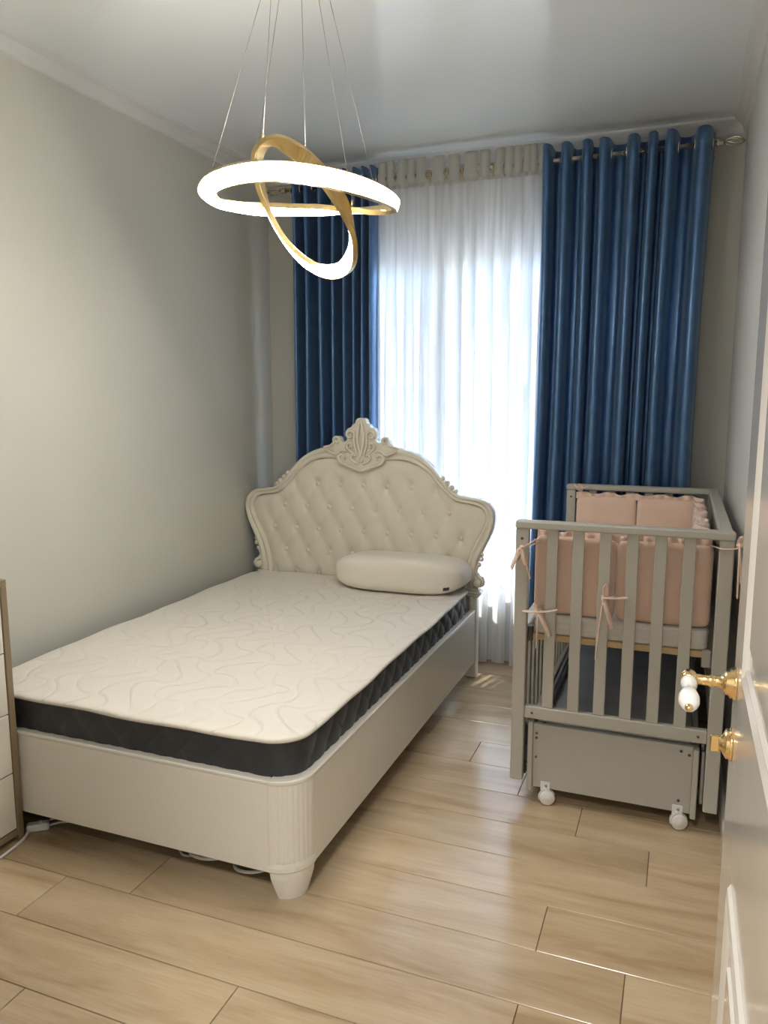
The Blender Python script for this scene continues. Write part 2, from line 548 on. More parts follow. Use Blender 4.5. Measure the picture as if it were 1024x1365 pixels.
# front wall with the doorway the camera looks through
DX0, DX1, DZ = -0.78, 0.115, 2.08
fw = MB()
fw.box(XL - T, DX0, YF - 0.1, YF, 0, ZC).box(DX1, HXR + T, YF - 0.1, YF, 0, ZC).box(DX0, DX1, YF - 0.1, YF, DZ, ZC)
structure(fw.build('wall_front', 'wall_white'))
structure(MB().box(HXL - T, HXL, HY, YF - 0.1, 0, ZC).build('wall_hall_left', 'wall_white'))
structure(MB().box(HXR, HXR + T, HY, YF - 0.1, 0, ZC).build('wall_hall_right', 'wall_white'))
structure(MB().box(HXL - T, HXR + T, HY - 0.1, HY, 0, ZC).build('wall_hall_back', 'wall_white'))

# cornice: a shallow cove along three walls
cov = [(0, -0.066), (0.010, -0.062), (0.013, -0.054), (0.020, -0.036), (0.034, -0.020), (0.050, -0.012), (0.055, -0.008), (0.058, 0.0), (0, 0.0)]
def cornice(name, a, b, inward):
    a = Vector(a); b = Vector(b); inw = Vector(inward)
    mb = MB()
    mb.prism(cov, lambda u, v: a + inw * u + Vector((0, 0, v)), lambda u, v: b + inw * u + Vector((0, 0, v)))
    structure(mb.build(name, 'cornice'))
cornice('trim_1', (XL, YF, ZC), (XL, YW, ZC), (1, 0, 0))
cornice('trim_2', (XR, YF, ZC), (XR, YW, ZC), (-1, 0, 0))
cornice('trim_3', (XL, YW, ZC), (XR, YW, ZC), (0, -1, 0))
bprof = [(0, 0), (0.016, 0), (0.016, 0.062), (0.012, 0.070), (0.006, 0.074), (0, 0.075)]
def skirting(name, a, b, inward):
    a = Vector(a); b = Vector(b); inw = Vector(inward)
    mb = MB()
    mb.prism(bprof, lambda u, v: a + inw * u + Vector((0, 0, v)), lambda u, v: b + inw * u + Vector((0, 0, v)))
    structure(mb.build(name, 'skirting'))
skirting('baseboard_left', (XL, YF, 0.0), (XL, YW, 0.0), (1, 0, 0))
skirting('baseboard_right', (XR, YF, 0.0), (XR, YW, 0.0), (-1, 0, 0))
skirting('baseboard_back', (XL + 0.016, YW, 0.0), (XR - 0.016, YW, 0.0), (0, -1, 0))

# window
wf = MB()
fy0, fy1, fwid = YW + 0.07, YW + 0.14, 0.06
wf.box(WX0, WX1, fy0, fy1, WZ0, WZ0 + fwid, 0.004).box(WX0, WX1, fy0, fy1, WZ1 - fwid, WZ1, 0.004)
wf.box(WX0, WX0 + fwid, fy0, fy1, WZ0 + fwid, WZ1 - fwid, 0.004).box(WX1 - fwid, WX1, fy0, fy1, WZ0 + fwid, WZ1 - fwid, 0.004)
win = structure(wf.build('window_1', 'white_pvc'))
mull = (WX0 + WX1) / 2 - 0.05
MB().box(mull - 0.04, mull + 0.04, fy0, fy1, WZ0 + fwid, WZ1 - fwid, 0.004).build('mullion', 'white_pvc', win)
for (xa, xb) in ((WX0 + fwid, mull - 0.04), (mull + 0.04, WX1 - fwid)):
    sa = MB()
    za, zb, q = WZ0 + fwid, WZ1 - fwid, 0.045
    sa.box(xa, xb, fy0 - 0.012, fy1 - 0.01, za, za + q, 0.004).box(xa, xb, fy0 - 0.012, fy1 - 0.01, zb - q, zb, 0.004)
    sa.box(xa, xa + q, fy0 - 0.012, fy1 - 0.01, za + q, zb - q, 0.004).box(xb - q, xb, fy0 - 0.012, fy1 - 0.01, za + q, zb - q, 0.004)
    so = sa.build('sash', 'white_pvc', win)
    MB().box(xa + q, xb - q, fy0 + 0.022, fy0 + 0.030, za + q, zb - q).build('pane', 'window_glass', so)
MB().box(WX0 - 0.03, WX1 + 0.03, YW - 0.045, YW + 0.07, WZ0 - 0.022, WZ0, 0.004).build('window_sill', 'white_pvc', win)

# ------------------------------------------------------------------ open door
dx0, dx1, dy0, dy1 = 0.100, 0.138, 0.545, 1.335
door = structure(MB().box(dx0, dx1, dy0, dy1, 0.012, 2.04, 0.004).build('door_1', 'door_paint'))
def door_panel(za, zb):
    ya, yb = dy0 + 0.12, 1.135
    for side in (-1,):
        x = dx0
        fr_ = MB()
        # raised moulding frame, mitred, swept round the panel
        prof = [(0.0, 0.0), (0.005, 0.005), (0.014, 0.007), (0.024, 0.003), (0.030, 0.004), (0.038, 0.0)]
        loop = [(ya, za), (yb, za), (yb, zb), (ya, zb)]
        ins = [(1, 1), (-1, 1), (-1, -1), (1, -1)]
        def fn(i, j):
            (y, z), (sy, sz), (d, h) = loop[i], ins[i], prof[j]
            return (x - h, y + sy * d, z + sz * d)
        fr_.grid(fn, 4, len(prof), smooth=False, cu=True)
        mo = fr_.build('panel_moulding', 'door_paint', door)
        f2 = MB().box(x - 0.005, x + 0.002, ya + 0.075, yb - 0.075, za + 0.075, zb - 0.075, 0.003)
        f2.build('panel', 'door_paint', door)
door_panel(0.14, 0.755)
door_panel(1.055, 1.90)
hy, hz = 1.275, 1.008
hd = MB()
hd.lathe([(0.026, 0.0), (0.026, 0.004), (0.023, 0.006), (0.024, 0.009), (0.019, 0.012), (0.020, 0.015), (0.014, 0.019), (0.010, 0.022),
          (0.0085, 0.035), (0.0105, 0.038), (0.0085, 0.041), (0.008, 0.060), (0.010, 0.063)], (dx0, hy, hz), (-1, 0, 0), 24)
hd.lathe([(0.006, -0.014), (0.0125, -0.010), (0.0135, -0.002), (0.0125, 0.010), (0.010, 0.014)], (dx0 - 0.070, hy, hz), (0, -1, 0), 20)
ho = tag(hd.build('door_handle', 'brass', door), 'polished brass handle base and neck')
gr = MB().lathe([(0.0105, 0.012), (0.0125, 0.018), (0.0125, 0.028), (0.0095, 0.042), (0.0090, 0.048), (0.0125, 0.062), (0.0155, 0.078), (0.0150, 0.092), (0.0105, 0.104), (0.005, 0.110)],
                (dx0 - 0.070, hy, hz), (0, -1, -0.06), 22)
tag(gr.build('grip', 'porcelain', ho), 'glossy white porcelain grip')
MB().lathe([(0.006, 0.106), (0.006, 0.112), (0.0035, 0.117), (0.001, 0.118)], (dx0 - 0.070, hy, hz), (0, -1, -0.06), 14).build('grip_tip', 'brass', ho)
kz = 0.905
ky = MB().lathe([(0.026, 0.0), (0.026, 0.004), (0.023, 0.006), (0.024, 0.009), (0.018, 0.013), (0.012, 0.016), (0.011, 0.020)], (dx0, hy + 0.005, kz), (-1, 0, 0), 24)
ky.box(dx0 - 0.033, dx0 - 0.018, hy - 0.004 + 0.005, hy + 0.004 + 0.005, kz - 0.016, kz + 0.012, 0.002)
ky.build('keyhole_rosette', 'brass', door)
# door casing on the room side
ca = MB()
ca.box(DX0 - 0.07, DX0, YF, YF + 0.012, 0, DZ + 0.07, 0.003).box(DX0, XR - 0.02, YF, YF + 0.012, DZ, DZ + 0.07, 0.003)
structure(ca.build('trim_4', 'white_pvc'))

# ------------------------------------------------------------------ bed
BX0, BX1, BY0, BYH = -2.270, -0.955, 1.794, 3.795
RZ0, RZ1, RC = 0.085, 0.372, 0.098
bed = empty('bed', ((BX0 + BX1) / 2, BY0 + 1.0, 0), 'white lacquered bed with tall carved and button-tufted headboard, standing along grey wall', 'bed')

def corner_outline(cx, cy, sx, flutes=True, r=RC, inner=True):
    """rounded foot corner seen from above; sx = +1 right, -1 left corner"""
    pts = []
    n = 36
    for k in range(n + 1):
        a = (math.pi / 2) * k / n
        rr = r
        if flutes and 0.12 < k / n < 0.88:
            rr = r - 0.0013 * (0.5 - 0.5 * math.cos(2 * math.pi * 7 * (k / n - 0.12) / 0.76)) ** 2
        pts.append((cx + sx * math.sin(a) * rr, cy - math.cos(a) * rr))
    return pts

for sx, cx in ((1, BX1 - RC), (-1, BX0 + RC)):
    cy = BY0 + RC
    o_ = corner_outline(cx, cy, sx)
    ol = o_ + [(cx + sx * RC - sx * 0.028, cy), (cx + sx * 0.040, cy - 0.020), (cx + sx * 0.020, cy - 0.040), (cx, cy - RC + 0.028)]
    cm = MB().prism(ol, lambda a, b_: (a, b_, 0.118), lambda a, b_: (a, b_, RZ1 - 0.012))
    cp = cm.build('corner_post', 'bed_lacquer', bed)
    o2 = corner_outline(cx, cy, sx, False, RC + 0.003)
    ol2 = o2 + [(cx + sx * RC - sx * 0.030, cy), (cx + sx * 0.038, cy - 0.020), (cx + sx * 0.020, cy - 0.038), (cx, cy - RC + 0.030)]
    MB().prism(ol2, lambda a, b_: (a, b_, RZ1 - 0.012), lambda a, b_: (a, b_, RZ1 + 0.001)).build('post_cap', 'bed_lacquer', cp, 0.003)
    # leg: a band under the post, then a taper to the floor
    def lev(scale, z, rr):
        q = corner_outline(cx, cy, sx, False, rr)[::3]
        q = q + [(cx + sx * (rr - 0.03) * 0.9, cy + 0.002), (cx + sx * 0.01, cy - 0.012), (cx - 0.0 * sx, cy - (rr - 0.03) * 0.9)]
        mx_, my_ = cx + sx * 0.052, cy - 0.052
        return [(mx_ + (a - mx_) * scale, my_ + (b_ - my_) * scale, z) for a, b_ in q]
    L = [lev(1.0, 0.118, RC), lev(1.0, 0.108, RC + 0.002), lev(1.03, 0.104, RC + 0.002), lev(1.03, 0.092, RC + 0.002), lev(0.99, 0.086, RC),
         lev(0.95, 0.066, RC), lev(0.66, 0.004, RC), lev(0.62, 0.0, RC)]
    N = len(L[0])
    lm = MB().grid(lambda i, j: L[i][j], len(L), N, smooth=False, cv=True)
    lm.add([L[-1][k] for k in range(N)], [tuple(range(N))])
    lm.build('leg', 'bed_lacquer', bed)
# rails
def rail(name, x0, x1, y0, y1, lip):
    mb = MB().box(x0, x1, y0, y1, RZ0, RZ1 - 0.012, 0.003)
    o = mb.build(name, 'bed_lacquer', bed)
    lx0, lx1, ly0, ly1 = lip
    MB().box(lx0, lx1, ly0, ly1, RZ1 - 0.012, RZ1, 0.003).build('top_lip', 'bed_lacquer', o)
rail('foot_board', BX0 + RC, BX1 - RC, BY0 + 0.001, BY0 + 0.026, (BX0 + RC, BX1 - RC, BY0 - 0.002, BY0 + 0.028))
rail('side_rail', BX1 - 0.026, BX1 - 0.001, BY0 + RC, BYH - 0.02, (BX1 - 0.028, BX1 + 0.002, BY0 + RC, BYH - 0.03))
rail('side_rail', BX0 + 0.001, BX0 + 0.026, BY0 + RC, BYH - 0.02, (BX0 - 0.002, BX0 + 0.028, BY0 + RC, BYH - 0.03))
for i in range(9):
    y = BY0 + 0.22 + i * 0.2
    MB().box(BX0 + 0.03, BX1 - 0.03, y, y + 0.07, 0.20, 0.222, 0.002).build('bed_slat', 'pine', bed)

# headboard, drawn as a right half and mirrored; u is measured from its middle
HX, HYM = -1.594, 3.80
pairs = [((0.0, 1.212), (0, 1.100)), ((.10, 1.211), (.10, 1.122)), ((.205, 1.198), (.215, 1.132)), ((.30, 1.171), (.295, 1.115)), ((.378, 1.122), (.372, 1.068)),
         ((.441, 1.052), (.435, .998)), ((.498, .993), (.505, .936)), ((.545, .965), (.555, .923)), ((.60, .957), (.605, .917)), ((.673, .942), (.652, .902)),
         ((.716, .905), (.676, .872)), ((.730, .85), (.679, .838)), ((.716, .775), (.660, .785)), ((.679, .692), (.618, .703)), ((.648, .620), (.588, .628)),
         ((.634, .55), (.571, .55)), ((.628, .48), (.562, .48)), ((.628, .30), (.562, .30))]
outer = catmull([p[0] for p in pairs], 5)
inner = catmull([p[1] for p in pairs], 5)
full = [((-a[0], a[1]), (-b_[0], b_[1])) for a, b_ in zip(outer[::-1], inner[::-1])][:-1] + list(zip(outer, inner))
prof = [(0.0, 0.022), (0.0, -0.006), (0.05, -0.018), (0.14, -0.026), (0.26, -0.030), (0.40, -0.027), (0.50, -0.019), (0.56, -0.015), (0.62, -0.019), (0.74, -0.024), (0.86, -0.022), (0.94, -0.014), (1.0, -0.002), (1.0, 0.022)]
def hb(i, j):
    (ou, oz), (iu, iz) = full[i]
    t, d = prof[j]
    return (HX + ou + (iu - ou) * t, HYM + d, oz + (iz - oz) * t)
head = MB().grid(hb, len(full), len(prof), True, False, True).build('headboard', 'carved_lacquer', bed)
# back plate of the headboard
wtab = [(0.30, .562), (.48, .562), (.55, .571), (.628, .588), (.703, .618), (.785, .660), (.838, .679), (.872, .676), (.902, .652), (.914, .61), (.923, .555), (.936, .505), (.998, .435), (1.068, .372), (1.115, .295), (1.128, .24), (1.134, .17)]
zs = []
z = 0.30
while z < 1.134:
    zs.append(z)
    z += 0.004 if z > 0.89 and z < 0.95 else 0.0085
zs.append(1.134)
NC = 150
def tuft(u, z):
    s1 = u / .1375 + (z - .736) / .253
    s2 = u / .1375 - (z - .736) / .253
    a = abs(math.sin(math.pi * s1)); b_ = abs(math.sin(math.pi * s2))
    h = 0.0095 * (min(a, 1) ** 1.25) * (min(b_, 1) ** 1.25)
    d1 = s1 - round(s1); d2 = s2 - round(s2)
    r2 = (d1 * d1 + d2 * d2) * 0.02
    h -= 0.017 * math.exp(-r2 / 0.00065)
    return h
def uph(i, j):
    z = zs[i]
    w = smooth_interp(z, wtab) + 0.010 if False else interp(z, wtab) + 0.008
    s = -1 + 2 * j / (NC - 1)
    u = s * w
    edge = min(1.0, (1 - abs(s)) * w / 0.05)
    top = min(1.0, max(0.0, (1.134 - z) / 0.05))
    e = math.sqrt(max(0.0, min(edge, top)))
    keep = 1.0 if z < 1.02 else max(0.0, 1 - (z - 1.02) / 0.06)
    keep *= 1.0 if abs(u) < 0.56 else max(0.0, 1 - (abs(u) - 0.56) / 0.06)
    return (HX + u, HYM + 0.004 - e * (0.010 + tuft(u, z) * keep + 0.006 * (1 - keep)), z)
up_ = MB().grid(uph, len(zs), NC).build('upholstered_panel', 'upholstery', head)
MB().grid(lambda i, j: (HX + (-1 + 2 * j / 40) * (interp(zs[i], wtab) + 0.012), HYM + 0.021, zs[i]), len(zs), 41).build('back_board', 'bed_lacquer', head)
bmesh_btn = None
for row, (z, us) in enumerate(((.989, (0, .1375, .275)), (.8625, (.06875, .20625, .34375, .48125)), (.736, (0, .1375, .275, .4125, .55)), (.6095, (.06875, .20625, .34375, .48125)), (.483, (0, .1375, .275, .4125)))):
    for u in sorted(set([a * s for a in us for s in (1, -1)])):
        if bmesh_btn is None:
            bo = MB().lathe([(0.0125, -0.004), (0.0125, 0.002), (0.010, 0.005), (0.005, 0.0065), (0.001, 0.007)], (0, 0, 0), (0, -1, 0), 14).build('button', 'upholstery')
            bmesh_btn = bo.data
        else:
            bo = bpy.data.objects.new('button', bmesh_btn); C.objects.link(bo)
        bo.parent = head
        bo.location = Vector((HX + u, HYM + 0.006, z)) - world_loc(head)

# crest: cartouche with leaf and scrolls
cr_o = [(0, 1.354), (.018, 1.352), (.030, 1.342), (.034, 1.326), (.050, 1.318), (.058, 1.304), (.078, 1.297), (.090, 1.282), (.093, 1.262), (.082, 1.240), (.092, 1.226),
        (.108, 1.222), (.116, 1.232), (.122, 1.248), (.136, 1.257), (.150, 1.252), (.158, 1.236), (.170, 1.222), (.186, 1.208), (.215, 1.198), (.205, 1.180), (.165, 1.172), (.140, 1.150), (.128, 1.120), (.105, 1.104), (.066, 1.088), (.036, 1.070), (0, 1.062)]
cr_full = cr_o + [(-a, b_) for a, b_ in cr_o[::-1][1:-1]]
cm = MB().prism(cr_full, lambda a, b_: (HX + a, HYM - 0.030, b_), lambda a, b_: (HX + a, HYM + 0.012, b_))
crest = cm.build('crest', 'carved_lacquer', head, 0.005)
def relief(pts, r, name='scroll', y=-0.038, rs=None, both=True):
    q = catmull(pts, 5)
    N = len(q)
    for s in ((1, -1) if both else (1,)):
        rad = [r * (0.45 + 0.55 * math.sin(math.pi * (0.12 + 0.80 * i / (N - 1)))) for i in range(N)]
        MB().tube([(HX + s * a, HYM + y, b_) for a, b_ in q], rad, 8).build(name, 'carved_lacquer', crest)
def spiral(cu, cz, r0, a0, turns, sgn=1, n=9):
    return [(cu + r0 * (1 - 0.75 * i / n) * math.cos(a0 + sgn * turns * 2 * math.pi * i / n), cz + r0 * (1 - 0.75 * i / n) * math.sin(a0 + sgn * turns * 2 * math.pi * i / n)) for i in range(n + 1)]
relief([(0.0, 1.150), (.012, 1.20), (.018, 1.25), (.012, 1.30), (0.0, 1.345)], 0.010)                     # centre leaf
relief([(.020, 1.160), (.034, 1.20), (.036, 1.235)] + spiral(.060, 1.262, .026, math.pi, 1.1, -1), 0.0085)
relief([(.030, 1.15), (.060, 1.175)] + spiral(.062, 1.205, .022, -1.2, 1.0, 1), 0.0085)
relief([(.215, 1.196), (.175, 1.205)] + spiral(.138, 1.232, .022, -0.6, 1.1, 1), 0.0085)
relief([(0.0, 1.072), (.04, 1.086), (.085, 1.104), (.118, 1.118), (.130, 1.142), (.112, 1.158), (.092, 1.146), (.098, 1.130)], 0.009)
relief([(.012, 1.11), (.036, 1.118), (.055, 1.138), (.046, 1.158), (.028, 1.150)], 0.0075)
relief([(.205, 1.182), (.165, 1.165), (.140, 1.160), (.110, 1.180), (.080, 1.172)], 0.008)
MB().lathe([(0.013, 0), (0.012, 0.006), (0.008, 0.011), (0.001, 0.013)], (HX, HYM - 0.028, 1.128), (0, -1, 0), 14).build('boss', 'carved_lacquer', crest)
# small carved leaves where the arch meets the shoulders and low on the wings, volutes on the posts
for s in (1, -1):
    for (a, b_, r) in ((.452, 1.046, .013), (.476, 1.022, .015), (.500, 1.000, .015), (.522, .983, .012)):
        MB().lathe([(0.001, -r), (r * .7, -r * .7), (r, 0), (r * .7, r * .7), (0.001, r)], (HX + s * a, HYM - 0.012, b_), (s * 0.7, 0, 0.7), 10).build('leaf_bead', 'carved_lacquer', head)
    for (a, b_, r) in ((.664, .660, .012), (.662, .636, .014), (.652, .606, .013)):
        MB().lathe([(0.001, -r), (r * .7, -r * .7), (r, 0), (r * .7, r * .7), (0.001, r)], (HX + s * a, HYM - 0.010, b_), (s * 0.3, 0, 0.9), 10).build('leaf_bead', 'carved_lacquer', head)
    q = catmull([(.642, .60), (.634, .570), (.650, .545), (.668, .535)] + spiral(.652, .515, .024, 0.9, 1.0, -1), 4)
    N = len(q)
    MB().tube([(HX + s * a, HYM - 0.012, b_) for a, b_ in q], [0.0105] * N, 8).build('volute', 'carved_lacquer', head)
    MB().lathe([(0.012, -0.03), (0.020, -0.026), (0.022, 0.0), (0.018, 0.012)], (HX + s * .645, HYM - 0.012, .512), (0, 1, 0), 16).build('volute_core', 'carved_lacquer', head)
    # post and its cap
    px = HX + s * .615
    pm = MB().box(px - 0.030, px + 0.030, HYM - 0.022, HYM + 0.030, 0.0, 0.437, 0.004)
    po = pm.build('headboard_post', 'bed_lacquer', bed)
    cm = MB().box(px - 0.040, px + 0.044, HYM - 0.034, HYM + 0.034, 0.437, 0.452, 0.004).box(px - 0.048, px + 0.052, HYM - 0.040, HYM + 0.036, 0.452, 0.470, 0.006).box(px - 0.038, px + 0.042, HYM - 0.032, HYM + 0.032, 0.470, 0.482, 0.004)
    cm.build('post_cap', 'carved_lacquer', po)
    MB().box(px - 0.030, px + 0.036, HYM - 0.018, HYM + 0.020, 0.48, 0.56, 0.008).build('post_block', 'carved_lacquer', po)

# ------------------------------------------------------------------ mattress
MX0, MX1, MY0, MY1, MZ0, MZ1, MR = -2.232, -0.978, 1.818, 3.765, 0.2225, 0.488, 0.10
mat_o = empty('mattress', ((MX0 + MX1) / 2, (MY0 + MY1) / 2, MZ0), 'quilted cream mattress with charcoal diamond-stitched sides lying in the white bed', 'mattress')
def rrect(x0, x1, y0, y1, r, step=0.008):
    pts = []
    def line(a, b_):
        d = math.dist(a, b_); k = max(1, int(d / step))
        for i in range(k):
            pts.append((a[0] + (b_[0] - a[0]) * i / k, a[1] + (b_[1] - a[1]) * i / k))
    def arc(cx, cy, a0):
        k = max(3, int(r * math.pi / 2 / step))
        for i in range(k):
            a = a0 + math.pi / 2 * i / k
            pts.append((cx + r * math.cos(a), cy + r * math.sin(a)))
    line((x0 + r, y0), (x1 - r, y0)); arc(x1 - r, y0 + r, -math.pi / 2)
    line((x1, y0 + r), (x1, y1 - r)); arc(x1 - r, y1 - r, 0)
    line((x1 - r, y1), (x0 + r, y1)); arc(x0 + r, y1 - r, math.pi / 2)
    line((x0, y1 - r), (x0, y0 + r)); arc(x0 + r, y0 + r, math.pi)
    return pts
ring = rrect(MX0, MX1, MY0, MY1, MR)
NR = len(ring)
def outn(i):
    a = ring[(i + 1) % NR]; b_ = ring[i - 1]
    t = Vector((a[0] - b_[0], a[1] - b_[1])).normalized()
    return t.y, -t.x
nrm = [outn(i) for i in range(NR)]
ZR = [MZ0 + (MZ1 - 0.012 - MZ0) * k / 30 for k in range(31)]
def side(i, j):
    z = ZR[j]
    s = i * 0.008
    a = s / 0.115; b_ = (z - MZ0) / 0.115
    q = (abs(math.sin(math.pi * (a + b_))) ** 0.3) * (abs(math.sin(math.pi * (a - b_))) ** 0.3)
    t = (z - MZ0) / (MZ1 - MZ0)
    d = -0.018 + 0.010 * q + 0.012 * math.sin(math.pi * min(1, max(0, t))) ** 0.5
    return (ring[i][0] + nrm[i][0] * d, ring[i][1] + nrm[i][1] * d, z)
MB().grid(side, NR, 31, True, True).build('side_panel', 'mattress_side', mat_o)
# cream top with a rolled, slightly wavy edge
wav = [0.004 * math.sin(i * 0.057) + 0.003 * math.sin(i * 0.14 + 1) for i in range(NR)]
tprof = [(-0.012, -0.016), (0.000, -0.015), (0.006, -0.010), (0.007, -0.004), (0.002, 0.001), (-0.010, 0.003), (-0.03, 0.004), (-0.07, 0.005)]
cxm, cym = (MX0 + MX1) / 2, (MY0 + MY1) / 2
def topf(i, j):
    if j < len(tprof):
        d, h = tprof[j]
        return (ring[i][0] + nrm[i][0] * d, ring[i][1] + nrm[i][1] * d, MZ1 - 0.004 + h + wav[i] * 0.6)
    t = [0.3, 0.6, 0.85, 0.97][j - len(tprof)]
    x = ring[i][0] + nrm[i][0] * -0.07; y = ring[i][1] + nrm[i][1] * -0.07
    return (x + (cxm - x) * t, y + (cym - y) * t, MZ1 + 0.001 + wav[i] * 0.6 * (1 - t))
tm = MB().grid(topf, NR, len(tprof) + 4, True, True)
last = [i * (len(tprof) + 4) + len(tprof) + 3 for i in range(NR)]
tm.f.append(tuple(last)); tm.sm.append(True)
tm.build('quilted_top', 'mattress_top', mat_o)
MB().tube([(ring[i][0] + nrm[i][0] * -0.005, ring[i][1] + nrm[i][1] * -0.005, MZ1 - 0.020 + wav[i] * 0.6) for i in range(0, NR, 2)], 0.0045, 6, True).build('piping', 'mattress_piping', mat_o)
MB().prism([ring[i] for i in range(0, NR, 3)], lambda a, b_: (cxm + (a - cxm) * .985, cym + (b_ - cym) * .99, MZ0), lambda a, b_: (cxm + (a - cxm) * .985, cym + (b_ - cym) * .99, MZ0 + 0.01)).build('underside', 'mattress_side', mat_o)

# ------------------------------------------------------------------ pillow
pil = empty('pillow', (-1.31, 3.64, MZ1), 'plump cream foam pillow resting on the mattress against the tufted headboard', 'pillow')
def sgnpow(x, p): return math.copysign(abs(x) ** p, x)
NU, NV = 64, 28
def pilf(i, j):
    a = 2 * math.pi * i / NU
    b_ = -math.pi / 2 + math.pi * j / (NV - 1)
    cb = sgnpow(math.cos(b_), 0.40); sb = sgnpow(math.sin(b_), 0.48)
    x = 0.346 * cb * sgnpow(math.cos(a), 0.40)
    y = 0.160 * cb * sgnpow(math.sin(a), 0.55)
    zt = 0.086 * sb
    # ends drawn in towards the closing seams, front edge thicker than the back
    e = abs(x / 0.346)
    y *= 1 - 0.20 * e ** 3 * (1 if y < 0 else 0.1)
    zt *= (1 - 0.42 * e ** 6) * (1.0 - 0.10 * (y / 0.16))
    if zt < 0: zt = -(abs(zt) ** 0.75) * 0.074 ** 0.25
    return (-1.308 + x + 0.06 * y, 3.635 + y + 0.01 * x, MZ1 + 0.089 + zt)
MB().grid(pilf, NU, NV, True, True).build('pillow_body', 'foam_pillow', pil)
def surf(i, j, off):
    p = Vector(pilf(i, j)); a = Vector(pilf(i + 0.3, j)) - Vector(pilf(i - 0.3, j)); b_ = Vector(pilf(i, j + 0.3)) - Vector(pilf(i, j - 0.3))
    nn = a.cross(b_).normalized()
    if (p + nn - Vector((-1.308, 3.635, MZ1 + 0.089))).length < (p - nn - Vector((-1.308, 3.635, MZ1 + 0.089))).length: nn = -nn
    return p + nn * off
def patch(i0, i1, j0, j1, off, n=5):
    mb = MB()
    mb.grid(lambda a, b_: surf(i0 + (i1 - i0) * a / (n - 1), j0 + (j1 - j0) * b_ / (n - 1), off), n, n)
    mb.grid(lambda a, b_: surf(i0 + (i1 - i0) * a / (n - 1), j0 + (j1 - j0) * b_ / (n - 1), -0.002), n, n)
    return mb
tg = patch(53.6, 55.4, 11.0, 12.6, 0.0014).build('label_tag', 'tag_dark', pil)

# ------------------------------------------------------------------ curtains
RODY, RODZ = 3.985, 2.602
def curtain_rod(name, label, y, z, x0, x1, r, finial, finl):
    e_ = empty(name, ((x0 + x1) / 2, y, z), label, 'curtain rod')
    MB().tube([(x0, y, z), (x1, y, z)], r, 14).build('rod', 'nickel', e_)
    if finial:
        for sx, xx in ((1, x1), (-1, x0)):
            f = MB().lathe([(r, -0.002), (0.017, 0.0), (0.017, 0.006), (0.012, 0.010), (0.016, 0.016), (0.011, 0.022), (0.010, 0.030)], (xx, y, z), (sx, 0, 0), 18)
            fo = f.build('finial', 'nickel', e_)
            cage = MB()
            for k in range(6):
                a = 2 * math.pi * k / 6
                pts = []
                for i in range(9):
                    t = i / 8
                    rr = 0.004 + 0.015 * math.sin(math.pi * t) ** 0.8
                    aa = a + 1.2 * t
                    pts.append((xx + sx * (0.030 + finl * t), y + rr * math.cos(aa), z + rr * math.sin(aa)))
                cage.tube(pts, 0.0032, 6)
            cage.build('finial_cage', 'nickel', fo)
            MB().lathe([(0.005, -0.004), (0.006, 0.0), (0.003, 0.006), (0.001, 0.008)], (xx + sx * (0.030 + finl), y, z), (sx, 0, 0), 10).build('finial_tip', 'nickel', fo)
    for xx in (x0 + 0.035, x1 - 0.02):
        bmk = MB().tube([(xx, y, z - r - 0.004), (xx, y + 0.03, z - r - 0.012), (xx, YW, z - r - 0.012)], 0.006, 8)
        bmk.lathe([(0.018, 0.0), (0.018, 0.004), (0.008, 0.008)], (xx, YW, z - r - 0.012), (0, -1, 0), 14)
        bmk.tube([(xx, y + r + 0.003, z + 0.002), (xx, y + r * 0.8 + 0.002, z - r * 0.8), (xx, y, z - r - 0.004), (xx, y - r * 0.9, z - r * 0.7), (xx, y - r - 0.004, z)], 0.004, 6)
        bmk.build('bracket', 'nickel', e_)
    return e_
curtain_rod('curtain_rod', 'champagne nickel curtain rod with caged finials carrying all the curtains', RODY, RODZ, -2.135, 0.075, 0.011, True, 0.085)
